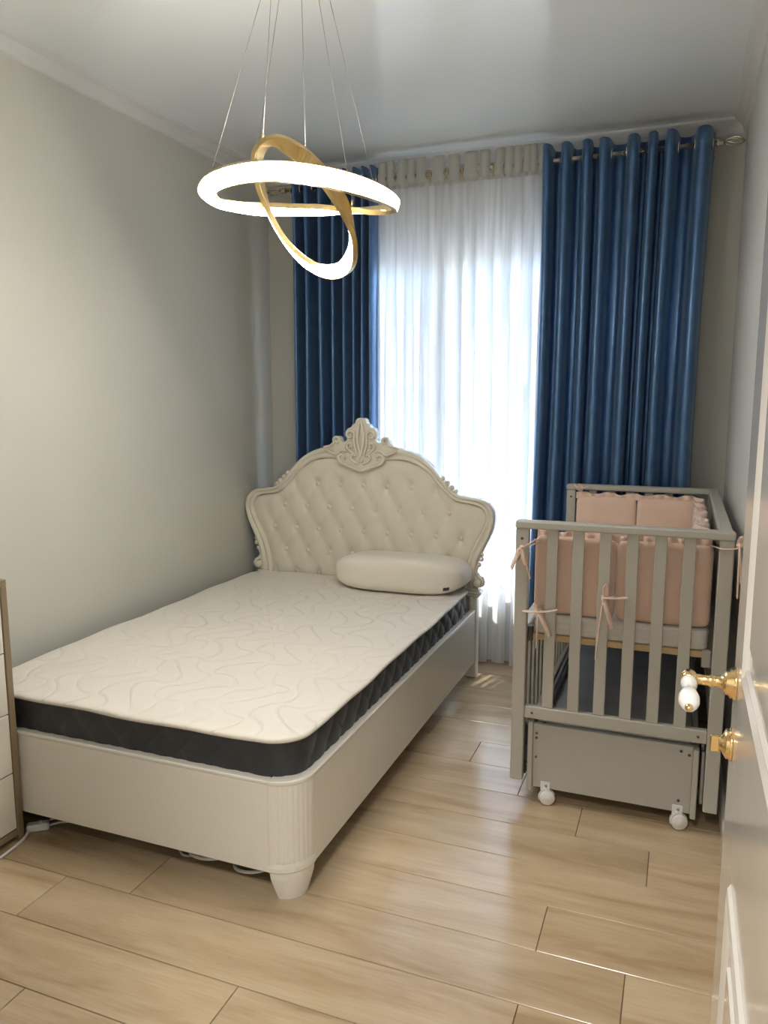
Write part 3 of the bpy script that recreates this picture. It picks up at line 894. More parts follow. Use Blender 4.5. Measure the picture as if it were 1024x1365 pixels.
def fold_curtain(name, label, edge0, edge1, bulges, z0, z1, y, amp, seed, lean=0.0, depth=None):
    """grommet curtain: the cloth swings in front of the rod at each bulge and behind it between them"""
    rnd = random.Random(seed)
    e_ = empty(name, ((edge0 + edge1) / 2, y, z0), label, 'curtain', 'blue blackout curtains')
    # control: x against phase (front at even, back at odd multiples of pi)
    ph = [(-0.5 if True else 0, edge0)]
    for i, b_ in enumerate(bulges):
        ph.append((2 * i, b_))
        if i < len(bulges) - 1: ph.append((2 * i + 1, (b_ + bulges[i + 1]) / 2))
    ph[0] = (-0.75, edge0)
    ph.append((2 * (len(bulges) - 1) + 0.75, edge1))
    p0, p1 = ph[0][0], ph[-1][0]
    NS = int((p1 - p0) * 11)
    NZ = 34
    nb = len(bulges)
    damp = [1 + 0.20 * rnd.uniform(-1, 1) for _ in range(2 * nb + 4)]
    dx = [rnd.uniform(-1, 1) for _ in range(2 * nb + 4)]
    xm = (edge0 + edge1) / 2
    def cl(i, j):
        p = p0 + (p1 - p0) * i / (NS - 1)
        t = j / (NZ - 1)                                 # 0 top .. 1 hem
        z = z1 + (z0 - z1) * t
        x = interp(p, ph)
        k = int(round(p)) + 2
        low = min(1.0, t * 3.0)
        c = math.cos(math.pi * p)
        a = amp * (1 + (damp[k] - 1) * low)
        cc = 2 * ((1 + c) / 2) ** 1.35 - 1
        yy = y - a * cc + 0.006 * low * math.sin(7 * t + dx[k] * 3)
        # cloth between bulge and trough overhangs a little: rounded, omega-like folds
        x += 0.16 * (bulges[-1] - bulges[0]) / (nb - 1) * math.sin(2 * math.pi * p) * 0.55
        x += low * 0.007 * dx[k] * (0.5 + 0.5 * c) + lean * t
        x = xm + lean * t + (x - xm - lean * t) * (1 - 0.03 * math.sin(math.pi * min(1, t * 1.2)))
        return (x, yy, z)
    o = MB().grid(cl, NS, NZ).build('cloth', 'blue_satin', e_)
    md = o.modifiers.new('thickness', 'SOLIDIFY'); md.thickness = 0.0016
    # grommets where cloth and rod cross
    gm = None
    t_rod = (z1 - RODZ) / (z1 - z0)
    for i in range(2 * nb):
        p = -0.5 + i
        x = interp(p, ph)
        if gm is None:
            g = MB()
            ang = [2 * math.pi * k / 20 for k in range(20)]
            g.tube([(0, 0.022 * math.cos(a), 0.022 * math.sin(a)) for a in ang], 0.0052, 8, True)
            go = g.build('grommet', 'nickel')
            gm = go.data
        else:
            go = bpy.data.objects.new('grommet', gm); C.objects.link(go)
        go.parent = e_
        go.location = Vector((x, y, RODZ)) - world_loc(e_)
    return e_
fold_curtain('blue_curtain', 'wide navy blue satin curtain behind the grey crib', -0.712, 0.078,
             [-0.683, -0.592, -0.492, -0.418, -0.28, -0.196, -0.123, 0.02], 0.015, 2.664, RODY, 0.075, 3, -0.02)
fold_curtain('blue_curtain', 'narrow navy blue satin curtain behind the carved headboard and pendant lamp', -2.085, -1.575,
             [-2.055, -1.985, -1.900, -1.815, -1.755, -1.695, -1.645, -1.598], 0.015, 2.664, RODY, 0.070, 5, -0.005)

# sheer: irregular soft folds hanging from a header of stiff tabs
SX0, SX1, SZT = -1.605, -0.690, 2.575
sheer = empty('sheer_curtain', ((SX0 + SX1) / 2, 4.0, 0), 'translucent white sheer curtain hanging full height over the bright window', 'curtain')
rnd = random.Random(11)
fx = [SX0]
while fx[-1] < SX1: fx.append(fx[-1] + rnd.uniform(0.028, 0.062))
fx[-1] = SX1
fa = [rnd.uniform(0.008, 0.036) for _ in fx]
fd = [rnd.uniform(-0.012, 0.012) for _ in fx]
NSH, NZS = len(fx) * 10, 26
def shf(i, j):
    q = (len(fx) - 1) * i / (NSH - 1)
    k = min(int(q), len(fx) - 2); f_ = q - k
    t = j / (NZS - 1)
    x = fx[k] + (fx[k + 1] - fx[k]) * f_
    a = (fa[k] * (1 - f_) + fa[k + 1] * f_) * (0.45 + 0.55 * min(1, t * 4))
    d = fd[k] * (1 - f_) + fd[k + 1] * f_
    y = 4.005 + 0.025 * t - a * math.cos(math.pi * q) * 0.9
    x += 0.45 * (fx[k + 1] - fx[k]) * math.sin(2 * math.pi * q) * min(1, t * 3) * 1.0 + d * t * 1.2
    z = SZT + (0.012 - SZT) * t + (0.006 * math.sin(q * 1.3) if j == NZS - 1 else 0)
    return (x, y, z)
MB().grid(shf, NSH, NZS).build('voile', 'voile', sheer)
def tab(x, w, ztop, zbot, y, tilt=0.0):
    # a folded-over loop standing up from the heading
    prof = [(-0.006, 0.0), (-0.009, 0.5), (-0.009, 0.85), (-0.006, 0.97), (0.0, 1.0), (0.008, 0.97), (0.012, 0.85), (0.012, 0.5), (0.008, 0.0)]
    def f(i, j):
        d, t = prof[j]
        s = -1 + 2 * i / 6
        z = zbot + (ztop - zbot) * t
        return (x + s * w / 2 * (1 - 0.10 * t) + tilt * t * 0.1, y + d - 0.012 * (1 - s * s), z)
    return MB().grid(f, 7, len(prof))
for x, w, zt, tl in ((-1.600, .040, 2.695, -.05), (-1.553, .044, 2.70, .05), (-1.503, .043, 2.705, 0.0), (-1.446, .050, 2.706, .14), (-1.390, .046, 2.700, .03), (-1.335, .050, 2.704, .05),
                     (-1.244, .062, 2.70, .08), (-1.152, .058, 2.70, -.05), (-1.075, .066, 2.702, .12), (-1.000, .054, 2.703, .05),
                     (-0.925, .044, 2.703, .08), (-0.874, .042, 2.705, .02), (-0.828, .040, 2.704, .0), (-0.784, .036, 2.703, .03), (-0.748, .036, 2.702, -.03), (-0.706, .036, 2.70, 0.0)):
    tab(x, w, zt - 0.016, 2.562, RODY - 0.014, tl).build('header_tab', 'header_tape', sheer)
for x in (-1.289, -1.199, -1.116, -0.958, -0.900, -0.806):
    MB().tube([(x, 3.995, 2.556), (x + 0.004, 3.978, 2.575), (x + 0.004, 3.969, 2.602), (x + 0.003, 3.974, 2.616), (x + 0.002, 3.988, 2.618), (x + 0.002, 4.002, 2.608)], 0.0035, 6).tube([(x - 0.008, 3.970, 2.590), (x + 0.010, 3.970, 2.596)], 0.004, 6).build('hook', 'brass_satin', sheer)
# gathered cloth band under the tabs
MB().grid(lambda i, j: (SX0 + (SX1 - SX0) * i / 160, 3.988 - 0.006 * math.sin(i * 0.9) - 0.003 * math.sin(i * 0.37), 2.548 + 0.034 * j / 3), 161, 4).build('heading_band', 'header_tape', sheer)

# ------------------------------------------------------------------ crib
KX0, KX1, KY0, KY1 = -0.520, 0.172, 2.605, 3.880
crib = empty('crib', ((KX0 + KX1) / 2, (KY0 + KY1) / 2, 0), 'grey painted wooden baby crib on white castors in front of the blue curtain', 'crib')
PB, PT = 0.088, 1.010
def kp(name, x0, x1, y0, y1, z0, z1, m='crib_paint', bev=0.003, par=None):
    return MB().box(x0, x1, y0, y1, z0, z1, bev).build(name, m, par or crib)
def disc(x, y, z, ax, r, m='screw_brown', par=None, name='screw'):
    return MB().lathe([(r, 0), (r, 0.0015), (r * 0.6, 0.003)], (x, y, z), ax, 12).build(name, m, par)
for ys, ye, fdir in ((KY0, KY0 + 0.036, -1), (KY1 - 0.036, KY1, 1)):
    post = []
    for xs in (KX0, KX1 - 0.044):
        post.append(kp('post', xs, xs + 0.044, ys, ye, PB, PT))
    kp('top_rail', KX0 - 0.002, KX1 + 0.002, ys - 0.006, ye + 0.006, PT, PT + 0.027, bev=0.005)
    lr = kp('lower_rail', KX0 + 0.044, KX1 - 0.044, ys + 0.004, ye - 0.004, 0.325, 0.370)
    for k in range(6):
        xc = -0.396 + 0.0875 * k
        kp('slat', xc - 0.019, xc + 0.019, ys + 0.010, ye - 0.010, 0.370, PT, bev=0.002)
    yf = ys + 0.004 if fdir < 0 else ye - 0.004
    for x in (KX0 + 0.072, KX1 - 0.072):
        disc(x, yf, 0.347, (0, fdir, 0), 0.0045, par=lr)
    disc(KX0 + 0.022, ys if fdir < 0 else ys, 0.975, (0, -1, 0), 0.005, par=post[0])
# right long side (raised) and left long side (dropped)
def long_side(x, zb, zt, rail_h):
    tr_ = kp('side_top_rail', x - 0.020, x + 0.020, KY0 + 0.037, KY1 - 0.037, zt - rail_h, zt, bev=0.004)
    kp('side_lower_rail', x - 0.012, x + 0.012, KY0 + 0.04, KY1 - 0.04, zb, zb + 0.042, bev=0.003)
    nsl = 13
    for k in range(nsl):
        yc = KY0 + 0.11 + (KY1 - KY0 - 0.22) * k / (nsl - 1)
        kp('side_slat', x - 0.007, x + 0.007, yc - 0.017, yc + 0.017, zb + 0.042, zt - rail_h, bev=0.002)
long_side(KX1 - 0.024, 0.325, PT + 0.026, 0.027)
long_side(KX0 + 0.024, 0.125, 0.655, 0.034)
# plastic guides of the drop side
for z in (0.600, 0.15):
    kp('guide_block', KX0 + 0.044, KX0 + 0.062, KY0 + 0.037, KY0 + 0.052, z, z + 0.055, 'steel_dark')
kp('guide_block', KX1 - 0.075, KX1 - 0.046, KY0 + 0.037, KY0 + 0.055, 0.575, 0.635, 'crib_panel')
# mattress base of pine slats
kp('base_rail', KX0 + 0.055, KX1 - 0.050, KY0 + 0.042, KY0 + 0.062, 0.606, 0.628, 'pine', 0.002)
kp('base_rail', KX0 + 0.055, KX1 - 0.050, KY1 - 0.062, KY1 - 0.042, 0.606, 0.628, 'pine', 0.002)
for k in range(8):
    yc = KY0 + 0.14 + k * 0.142
    kp('base_slat', KX0 + 0.055, KX1 - 0.050, yc - 0.03, yc + 0.03, 0.612, 0.626, 'pine', 0.002)
# storage box with rocking gear and castors
bx0, bx1, by0, by1, bz0, bz1 = -0.462, 0.108, 2.630, 3.855, 0.048, 0.300
kp('box_side', bx0, bx0 + 0.018, by0 - 0.012, by1 + 0.012, bz0, bz1 + 0.008, 'crib_paint', 0.003)
kp('box_side', bx1 - 0.018, bx1, by0 - 0.012, by1 + 0.012, bz0, bz1 - 0.004, 'crib_paint', 0.003)
bf = kp('box_front', bx0 + 0.018, bx1 - 0.018, by0, by0 + 0.018, bz0 + 0.012, bz1, 'crib_panel', 0.002)
kp('box_back', bx0 + 0.018, bx1 - 0.018, by1 - 0.018, by1, bz0 + 0.012, bz1, 'crib_panel', 0.002)
kp('box_bottom', bx0 + 0.018, bx1 - 0.018, by0 + 0.018, by1 - 0.018, bz0 + 0.012, bz0 + 0.02, 'crib_panel', 0.001)
kp('box_lid', bx0 + 0.020, bx1 - 0.020, by0 + 0.040, by1 - 0.02, bz1 - 0.030, bz1 - 0.014, 'crib_lid', 0.002)
kp('glide_rail', bx0 + 0.030, bx0 + 0.042, by0 + 0.03, by1 - 0.03, bz1 + 0.002, bz1 + 0.018, 'steel', 0.002)
kp('glide_rail', bx0 + 0.048, bx0 + 0.056, by0 + 0.03, by1 - 0.03, bz1 - 0.012, bz1 + 0.004, 'steel_dark', 0.001)
kp('glide_rail', bx0 + 0.03, bx1 - 0.03, by0 + 0.020, by0 + 0.034, bz1 + 0.002, bz1 + 0.018, 'steel', 0.002)
for x, z in ((bx0 + 0.030, bz1 - 0.035), (bx0 + 0.030, bz1 - 0.052), (bx0 + 0.030, bz1 - 0.125), (bx1 - 0.056, bz1 - 0.020), (bx1 - 0.030, bz1 - 0.030), (bx1 - 0.056, bz0 + 0.055)):
    disc(x, by0, z, (0, -1, 0), 0.0048, 'screw_brown' if x < -0.2 else 'steel_dark', bf)
for xs in (bx0 - 0.022, bx1 + 0.008):
    for yy in (by0 + 0.02, by1 - 0.05):
        kp('swing_arm', xs, xs + 0.012, yy, yy + 0.030, bz0 + 0.045, bz1 - 0.020, 'steel_dark' if xs < 0 - 0.2 else 'steel', 0.002)
        MB().tube([(xs - 0.004, yy + 0.015, bz0 + 0.075), (xs + 0.022, yy + 0.015, bz0 + 0.075)], 0.006, 10).build('pivot_bolt', 'steel', crib)
# hanger brackets from the frame down to the arms
for xs in (KX0 + 0.046, KX1 - 0.058):
    MB().tube([(xs + 0.006, by0 + 0.035, 0.330), (xs + 0.006, by0 + 0.035, 0.27)], 0.006, 8).build('hanger', 'steel', crib)
def castor(x, y, s=-1):
    """plate on the box end, forked stem, twin wheel turned a little out of line"""
    po = MB().box(x - 0.017, x + 0.017, y - 0.002, y + 0.003, 0.050, 0.086, 0.0015).build('castor', 'white_plastic', crib)
    disc(x + 0.003, y + s * 0.003 if s < 0 else y + 0.003, 0.072, (0, s, 0), 0.005, 'steel', po)
    yk = y - s * 0.004
    ax = Vector((0.38, -1, 0)).normalized()
    MB().tube([(x, yk, 0.066), (x, yk, 0.050)], 0.009, 10).build('stem', 'white_plastic', po)
    c_ = Vector((x + 0.006, yk, 0.0275))
    for q in (-1, 1):
        w = MB().lathe([(0.006, -0.001), (0.024, -0.001), (0.0272, 0.002), (0.0272, 0.009), (0.024, 0.0115), (0.010, 0.012), (0.007, 0.0145), (0.001, 0.015)], c_ + ax * (q * 0.004), ax * q, 26)
        w.build('wheel', 'white_plastic', po)
    hx = Vector((ax.y, -ax.x, 0))
    h_ = MB().grid(lambda i, j: c_ + ax * (-0.003 + 0.006 * j) + hx * (0.0305 * math.cos(R_(-25 + 190 * i / 13))) + Vector((0, 0, 0.0305 * math.sin(R_(-25 + 190 * i / 13)))), 14, 2)
    ho_ = h_.build('hood', 'white_plastic', po)
    md = ho_.modifiers.new('thickness', 'SOLIDIFY'); md.thickness = 0.004
castor(bx0 + 0.066, by0)
castor(bx1 - 0.058, by0)
castor(bx0 + 0.066, by1, 1)
castor(bx1 - 0.058, by1, 1)

# crib mattress
cm_ = MB()
cr_ring = rrect(KX0 + 0.060, KX1 - 0.055, KY0 + 0.045, KY1 - 0.045, 0.03, 0.03)
lv = [(0.010, 0.6285), (0.002, 0.632), (0.0, 0.640), (0.003, 0.650), (0.0, 0.662), (0.003, 0.672), (0.0, 0.684), (0.003, 0.694), (0.010, 0.699)]
NCR = len(cr_ring)
ccx, ccy = (KX0 + KX1) / 2, (KY0 + KY1) / 2
def cmf(i, j):
    d, z = lv[j]
    x, y = cr_ring[i]
    return (x + (ccx - x) / 0.3 * d * 0.9, y + (ccy - y) / 0.6 * d * 0.9, z)
cm_.grid(cmf, NCR, len(lv), True, True)
cm_.f.append(tuple(i * len(lv) for i in range(NCR))); cm_.sm.append(False)
cm_.f.append(tuple(i * len(lv) + len(lv) - 1 for i in range(NCR))); cm_.sm.append(False)
tag(recentre(cm_.build('crib_mattress', 'crib_ticking'), (ccx, ccy, 0.628)), 'thin pale striped crib mattress lying on pine base inside the crib', 'mattress')

# bumpers
def cushion(x0, x1, y0, y1, z0, z1, n=4.0):
    """soft rectangular pad; the thin way is whichever of x and y is smaller"""
    thin_y = (y1 - y0) < (x1 - x0)
    NU_, NV_ = 56, 15
    rnd_ = random.Random(int((x0 + y0) * 1000))
    k1, k2 = rnd_.uniform(0, 6), rnd_.uniform(0, 6)
    def f(i, j):
        a = 2 * math.pi * i / NU_
        b_ = -math.pi / 2 + math.pi * j / (NV_ - 1)
        cb = sgnpow(math.cos(b_), 0.28); sb = sgnpow(math.sin(b_), 0.8)
        u = cb * sgnpow(math.cos(a), 0.16); v = cb * sgnpow(math.sin(a), 0.16)
        wr = 1 + 0.10 * math.sin(5 * u + k1) + 0.08 * math.sin(6 * v + k2)
        w = sb * wr
        zc, hz_ = (z0 + z1) / 2, (z1 - z0) / 2
        if thin_y:
            return ((x0 + x1) / 2 + u * (x1 - x0) / 2, (y0 + y1) / 2 + w * (y1 - y0) / 2, zc + v * hz_)
        return ((x0 + x1) / 2 + w * (x1 - x0) / 2, (y0 + y1) / 2 + u * (y1 - y0) / 2, zc + v * hz_)
    return MB().grid(f, NU_, NV_, True, True)
def ruffle(p0, p1, z, h, side, waves, amp, m='pink_cotton', flop=0.0):
    p0 = Vector(p0); p1 = Vector(p1)
    d = (p1 - p0).normalized(); nn = Vector((-d.y, d.x, 0)) * side
    N = waves * 8
    def f(i, j):
        t = i / (N - 1); s = j / 4
        w = math.sin(2 * math.pi * waves * t + 0.7 * math.sin(9 * t))
        return p0 + (p1 - p0) * t + nn * (amp * w * s + flop * s * s) + Vector((0, 0, z + h * s * (1 + 0.18 * math.sin(2.3 * waves * t))))
    return MB().grid(f, N, 5), m
def ruffled(par, *a, **k):
    mb, m = ruffle(*a, **k)
    o = mb.build('ruffle', m, par)
    md = o.modifiers.new('thickness', 'SOLIDIFY'); md.thickness = 0.002
def ribbon(par, pts, w=0.006, n=5):
    q = catmull(pts, n)
    o = MB().tube(q, w, 6, flat=0.28).build('tie', 'pink_ribbon', par)
    return o
def bow(par, x, y, z, tails, loops, r=0.010):
    """knot at (x,y,z); tails and loops as (dx, dy, dz) end points"""
    MB().lathe([(0.001, -r), (r * .8, -r * .6), (r, 0), (r * .8, r * .6), (0.001, r)], (x, y, z), (1, 0, 0.3), 10).build('knot', 'pink_ribbon', par)
    for t in tails:
        ribbon(par, [(x, y - 0.004, z), (x + t[0] * .35, y + t[1] * .4 - 0.012, z + t[2] * .3), (x + t[0] * .75, y + t[1] * .8 - 0.006, z + t[2] * .7), (x + t[0], y + t[1], z + t[2])], 0.0115)
    for t in loops:
        ribbon(par, [(x, y, z), (x + t[0] * .5 - 0.004, y - 0.014, z + t[2] * .5 + 0.012), (x + t[0], y - 0.012, z + t[2]), (x + t[0] * .6 + 0.004, y - 0.004, z + t[2] * .5 - 0.012), (x, y, z)], 0.009)

bz0_, bz1_ = 0.700, 0.978
fbm = empty('crib_bumper', (-0.17, 2.685, bz0_), 'peach pink padded bumper tied inside the near end slats of the crib', 'bumper', 'crib bumpers')
for (xa, xb) in ((-0.464, -0.1865), (-0.1855, 0.116)):
    cushion(xa, xb, 2.656, 2.706, bz0_, bz1_).build('cushion', 'pink_cotton', fbm)
ruffled(fbm, (-0.458, 2.682, 0), (0.108, 2.682, 0), bz1_ - 0.012, 0.030, 1, 15, 0.008)
bow(fbm, -0.495, 2.592, 0.945, [(-0.035, -0.004, -0.075), (0.030, 0.0, -0.105), (0.045, 0.004, 0.03)], [(0.016, 0, -0.055), (-0.016, 0, -0.045)])
ribbon(fbm, [(-0.500, 2.596, 0.948), (-0.47, 2.596, 0.952), (-0.455, 2.64, 0.955), (-0.445, 2.665, 0.955)])
bow(fbm, -0.432, 2.604, 0.722, [(-0.006, -0.002, -0.130), (0.040, -0.004, -0.085), (0.062, 0.0, 0.012), (-0.055, 0.004, -0.004)], [(-0.010, 0, 0.02)])
ribbon(fbm, [(-0.432, 2.606, 0.722), (-0.435, 2.64, 0.722), (-0.435, 2.66, 0.73)])
bow(fbm, -0.218, 2.604, 0.792, [(-0.018, -0.004, -0.215), (0.030, -0.002, -0.105), (0.075, 0.006, 0.004)], [(0.006, 0, 0.045)])
ribbon(fbm, [(-0.218, 2.606, 0.792), (-0.190, 2.62, 0.792), (-0.185, 2.66, 0.792)])
bbm = empty('crib_bumper', (-0.17, 3.80, bz0_), 'peach pink two-panel bumper standing at the far end of the crib', 'bumper', 'crib bumpers')
for (xa, xb) in ((-0.466, -0.1865), (-0.1855, 0.095)):
    cushion(xa, xb, 3.786, 3.836, bz0_, 0.985).build('cushion', 'pink_cotton', bbm)
ruffled(bbm, (-0.470, 3.812, 0), (0.10, 3.812, 0), 0.972, 0.030, 1, 13, 0.008)
bow(bbm, -0.455, 3.800, 1.020, [(-0.02, -0.006, 0.018), (0.04, -0.006, 0.012)], [(0.012, 0, 0.012)])
rbm = empty('crib_bumper', (0.10, 3.24, bz0_), 'peach pink bumper with floral frill along the wall side of the crib', 'bumper', 'crib bumpers')
for (ya, yb) in ((2.715, 3.075), (3.080, 3.430), (3.435, 3.780)):
    cushion(0.060, 0.118, ya, yb, bz0_, 0.972).build('cushion', 'floral_cotton', rbm)
ruffled(rbm, (0.098, 2.715, 0), (0.098, 3.780, 0), 0.945, 0.060, 1, 19, 0.022, m='floral_cotton', flop=0.012)
ribbon(rbm, [(0.095, 2.66, 0.985), (0.12, 2.610, 0.986), (0.140, 2.592, 0.985), (0.178, 2.590, 0.990), (0.188, 2.600, 1.005)], 0.006)
bow(rbm, 0.184, 2.594, 1.000, [(0.010, -0.004, -0.12), (0.004, 0.006, -0.17)], [(0.012, 0, 0.022)])

# ------------------------------------------------------------------ pendant lamp
LC = Vector((-1.10, 2.16, 2.07))
lamp = empty('pendant_lamp', (LC.x, LC.y, ZC), 'gold pendant lamp of two interlocked glowing rings hung on thin wires', 'lamp')
yaw = R_(21.2)
rx = Vector((math.cos(yaw), math.sin(yaw), 0)); dp = Vector((-math.sin(yaw), math.cos(yaw), 0)); zz = Vector((0, 0, 1))
def led_ring(center, e1, e2, nv, R, zf, af, h, t, taper=lambda th: 1.0):
    N = 120
    def frame(th):
        o = e1 * math.cos(th) + e2 * math.sin(th)
        P = center + o * R + nv * zf(th)
        a = R_(smooth_interp(math.degrees(th) % 360, af))
        Ld = o * math.cos(a) - nv * math.sin(a)
        W = o * math.sin(a) + nv * math.cos(a)
        return P, Ld, W
    def sec(pts):
        def f(i, j):
            P, Ld, W = frame(2 * math.pi * i / N)
            l_, w_ = pts[j]
            w_ *= taper(2 * math.pi * i / N)
            return P + Ld * l_ + W * w_
        return f
    body = [(-t / 2, -h / 2 + .002), (-t / 2 + .002, -h / 2), (t / 2, -h / 2), (t / 2, -h / 2 + 0.003), (t / 2 - 0.003, -h / 2 + 0.003),
            (t / 2 - 0.003, h / 2 - 0.003), (t / 2, h / 2 - 0.003), (t / 2, h / 2), (-t / 2 + .002, h / 2), (-t / 2, h / 2 - .002)]
    turn = round((af[-1][1] - af[0][1]) / 360.0)
    fr_ = MB().grid(sec(body), N, len(body), True, True, True).build('ring_frame', 'lamp_gold', lamp)
    for p in fr_.data.polygons: p.use_smooth = False
    dif = [(t / 2 - 0.003, -h / 2 + 0.0032), (t / 2 + 0.001, -h / 2 + 0.005), (t / 2 + 0.002, 0), (t / 2 + 0.001, h / 2 - 0.005), (t / 2 - 0.003, h / 2 - 0.0032)]
    tag(MB().grid(sec(dif), N, len(dif), True, True, True).build('diffuser', 'led', fr_), 'glowing warm white diffuser strip')
    return frame
big = led_ring(LC, rx, dp, zz, 0.279, lambda th: -0.02 - 0.0125 * math.cos(th) + 0.0175 * math.sin(th) + 0.006 * math.sin(2 * th) - 0.011 * math.cos(2 * th),
               [(0, 15), (30, 60), (60, 82), (90, 104), (120, 112), (150, 95), (180, 70), (225, 38), (270, 12), (315, 2), (360, 15)], 0.054, 0.018,
               lambda th: 1.0 - 0.42 * math.exp(-(min(th, 2 * math.pi - th) / 0.55) ** 2))
c2 = Vector((LC.x + 0.0, LC.y, LC.z - 0.055))
vd = (c2 - Vector((0, 0, 1.45))).normalized()
upv = rx.cross(vd)
if upv.z < 0: upv = -upv
u2 = (rx * 0.538 - upv * 0.846).normalized()
v2 = ((rx * 0.846 + upv * 0.538) * 0.51 - vd * 0.86).normalized()
n2 = u2.cross(v2).normalized()
if n2.dot(vd) < 0: n2 = -n2        # so that -n faces the viewer's side
small = led_ring(c2, u2, v2, n2, 0.205, lambda th: 0.008 * math.sin(2 * th),
                 [(0, 90), (45, 125), (90, 172), (135, 255), (180, 350), (225, 395), (270, 425), (315, 440), (360, 450)], 0.046, 0.016)
MB().lathe([(0.0, 0.0), (0.095, 0.0), (0.095, 0.022), (0.088, 0.030), (0.02, 0.032)], (LC.x, LC.y, ZC - 0.0), (0, 0, -1), 36).build('canopy', 'lamp_gold', lamp)
for fr_, angs, off in ((big, (185, 250, 320, 60), 0.0), (small, (178, 120), 0.0)):
    for a in angs:
        P, Ld, W = fr_(R_(a))
        ca = math.atan2(P.y - LC.y, P.x - LC.x)
        top = Vector((LC.x + 0.075 * math.cos(ca), LC.y + 0.075 * math.sin(ca), ZC - 0.03))
        k = P + zz * 0.028
        MB().tube([top, k], 0.0008, 5).build('suspension_wire', 'wire', lamp)
        MB().lathe([(0.0025, 0.016), (0.004, 0.010), (0.004, 0.0), (0.003, -0.004)], k - zz * 0.012, (0, 0, 1), 10).build('wire_clip', 'brass_satin', lamp)

# ------------------------------------------------------------------ chest of drawers
CX0, CX1, CY0, CY1, CZ0, CZ1 = -2.312, -1.986, 0.97, 1.789, 0.0, 0.884
ch = empty('chest_of_drawers', ((CX0 + CX1) / 2, (CY0 + CY1) / 2, 0), 'chest of drawers with cream fronts in an oak frame at the bed foot', 'dresser')
MB().box(CX0, CX1, CY0, CY1, CZ1 - 0.022, CZ1, 0.002).build('top_panel', 'wood_edge', ch)
MB().box(CX0, CX1, CY1 - 0.024, CY1, 0.0, CZ1 - 0.022, 0.002).build('side_panel', 'wood_edge', ch)
MB().box(CX0, CX1, CY0, CY0 + 0.024, 0.0, CZ1 - 0.022, 0.002).build('side_panel', 'wood_edge', ch)
MB().box(CX0, CX1 - 0.002, CY0 + 0.024, CY1 - 0.024, 0.018, 0.040, 0.002).build('bottom_panel', 'wood_edge', ch)
MB().box(CX0, CX0 + 0.008, CY0 + 0.024, CY1 - 0.024, 0.04, CZ1 - 0.022).build('back_panel', 'drawer_white', ch)
zs_ = [0.043, 0.238, 0.441, 0.645, 0.852]
for a, b_ in zip(zs_, zs_[1:]):
    d = MB().box(CX1 - 0.020, CX1 - 0.002, CY0 + 0.026, CY1 - 0.027, a + 0.002, b_ - 0.002, 0.0015).build('drawer', 'drawer_white', ch)
    MB().box(CX0 + 0.01, CX1 - 0.020, CY0 + 0.035, CY1 - 0.035, a + 0.02, b_ - 0.03).build('drawer_box', 'drawer_white', d)

# ------------------------------------------------------------------ cables on the floor
adp = empty('cord_switch', (-1.972, 1.832, 0.0), 'small white inline switch box on floor between dresser and bed', 'switch')
rm = Matrix.Translation((-1.975, 1.836, 0.0)) @ Matrix.Rotation(R_(40), 4, 'Z')
MB().box(-0.036, 0.036, -0.016, 0.016, 0.0, 0.026, 0.005, rot=rm).build('housing', 'white_plastic', adp)
MB().box(0.004, 0.016, -0.008, 0.008, 0.026, 0.031, 0.002, rot=rm).build('rocker', 'cable_white', adp)
def cable(name, label, pts, r=0.004, m='cable_white', cat='cable', group=None):
    o = MB().tube(catmull(pts, 8), r, 8).build(name, m)
    recentre(o, (pts[0][0], pts[0][1], 0))
    return tag(o, label, cat, group)
cable('power_cable', 'white power cable running along the base of the chest of drawers', [(-1.945, 1.30, 0.005), (-1.958, 1.50, 0.005), (-1.956, 1.66, 0.005), (-1.972, 1.770, 0.005), (-1.995, 1.815, 0.012)], 0.005)
cable('power_cable', 'grey white cable leaving the switch box towards the bed', [(-1.945, 1.860, 0.012), (-1.93, 1.895, 0.006), (-1.88, 1.925, 0.005), (-1.80, 1.96, 0.005), (-1.70, 2.05, 0.005)], 0.0045)
cable('power_cable', 'thin white cable rising between switch box and dresser corner', [(-1.962, 1.876, 0.018), (-1.955, 1.92, 0.010), (-1.93, 1.97, 0.005), (-1.90, 2.10, 0.005)], 0.0035)
def coil(name, label, cx, cy, rx_, ry_, z, r, m, a0=0, a1=400):
    pts = []
    for k in range(0, 25):
        a = R_(a0 + (a1 - a0) * k / 24)
        pts.append((cx + rx_ * math.cos(a) * (1 + 0.03 * math.sin(3 * a)), cy + ry_ * math.sin(a), z + 0.0016 * k * (1 if a1 > 300 else 0)))
    return cable(name, label, pts, r, m)
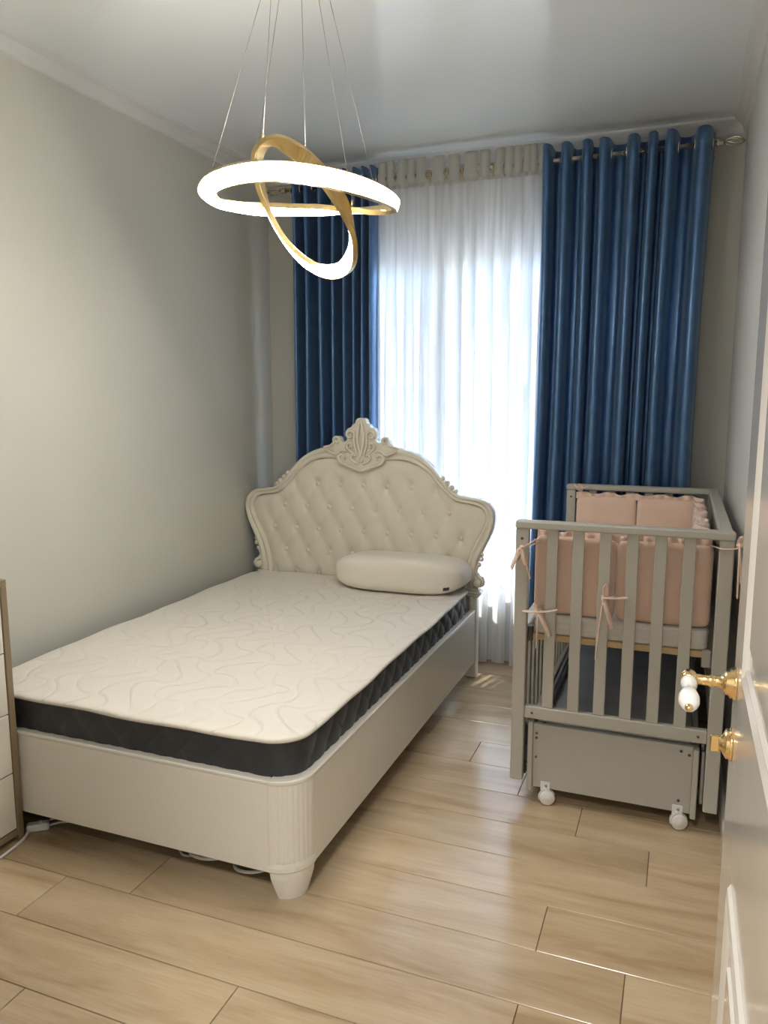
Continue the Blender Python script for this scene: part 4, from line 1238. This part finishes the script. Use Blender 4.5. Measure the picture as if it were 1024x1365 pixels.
coil('coiled_cable', 'thick pale grey cable looped on the floor under the bed', -1.33, 1.935, 0.085, 0.080, 0.008, 0.0065, 'cable_white')
coil('coiled_cable', 'black cable curled beside the bed leg under the foot board', -1.165, 1.965, 0.060, 0.060, 0.006, 0.0055, 'cable_black')
coil('coiled_cable', 'white cable arc nearest the bed leg under the foot board', -1.165, 1.925, 0.080, 0.072, 0.008, 0.0055, 'cable_white', 190, 350)
cable('power_cable', 'thin white cable hanging under middle of the foot board', [(-1.50, 2.0, 0.005), (-1.465, 1.925, 0.006), (-1.42, 1.885, 0.006), (-1.38, 1.900, 0.008), (-1.34, 1.96, 0.010)], 0.004)

# ------------------------------------------------------------------ outside
structure(MB().box(-30, 20, YW + 0.2, 60, -3.2, -3.0).build('ground', 'concrete'))
bld = empty('neighbour_house', (-5.5, 16, -3.0), 'pale house with dark metal roof seen faintly through the sheer curtain', 'building')
MB().box(-14, 3.0, 14.0, 20.0, -3.0, 2.86).build('house_wall', 'facade', bld)
rf = MB()
rf.prism([(13.6, 2.80), (13.6, 2.92), (16.6, 4.50), (20.4, 2.92), (20.4, 2.80), (16.6, 4.36)], lambda a, b_: (-14.4, a, b_), lambda a, b_: (3.4, a, b_))
ro = rf.build('roof', 'roof_metal', bld)
for k in range(12):
    y = 13.65 + 0.25 * k; z = 2.92 + (y - 13.6) / 3.0 * 1.58 + 0.012
    MB().box(-14.4, 3.4, y, y + 0.06, z, z + 0.05).build('roof_seam', 'roof_metal', ro)
for x in (-11.5, -8.5, -5.6, -3.0, -0.6):
    w = MB().box(x, x + 1.1, 13.95, 14.02, 0.3, 1.8).build('window', 'white_pvc', bld)
    MB().box(x + 0.08, x + 1.02, 13.93, 13.96, 0.38, 1.72).build('pane', 'facade_dark', w)
# balcony slab, unseen, added over the window to keep sun off its upper part
sun_slab = empty('sunshade', (-1.2, 4.9, 2.6), 'concrete balcony slab, unseen, added outside the window to block high sun', 'sunshade')
MB().box(-2.6, 0.5, YW + 0.2, YW + 1.07, 2.62, 2.76, 0.01).build('slab', 'concrete', sun_slab)
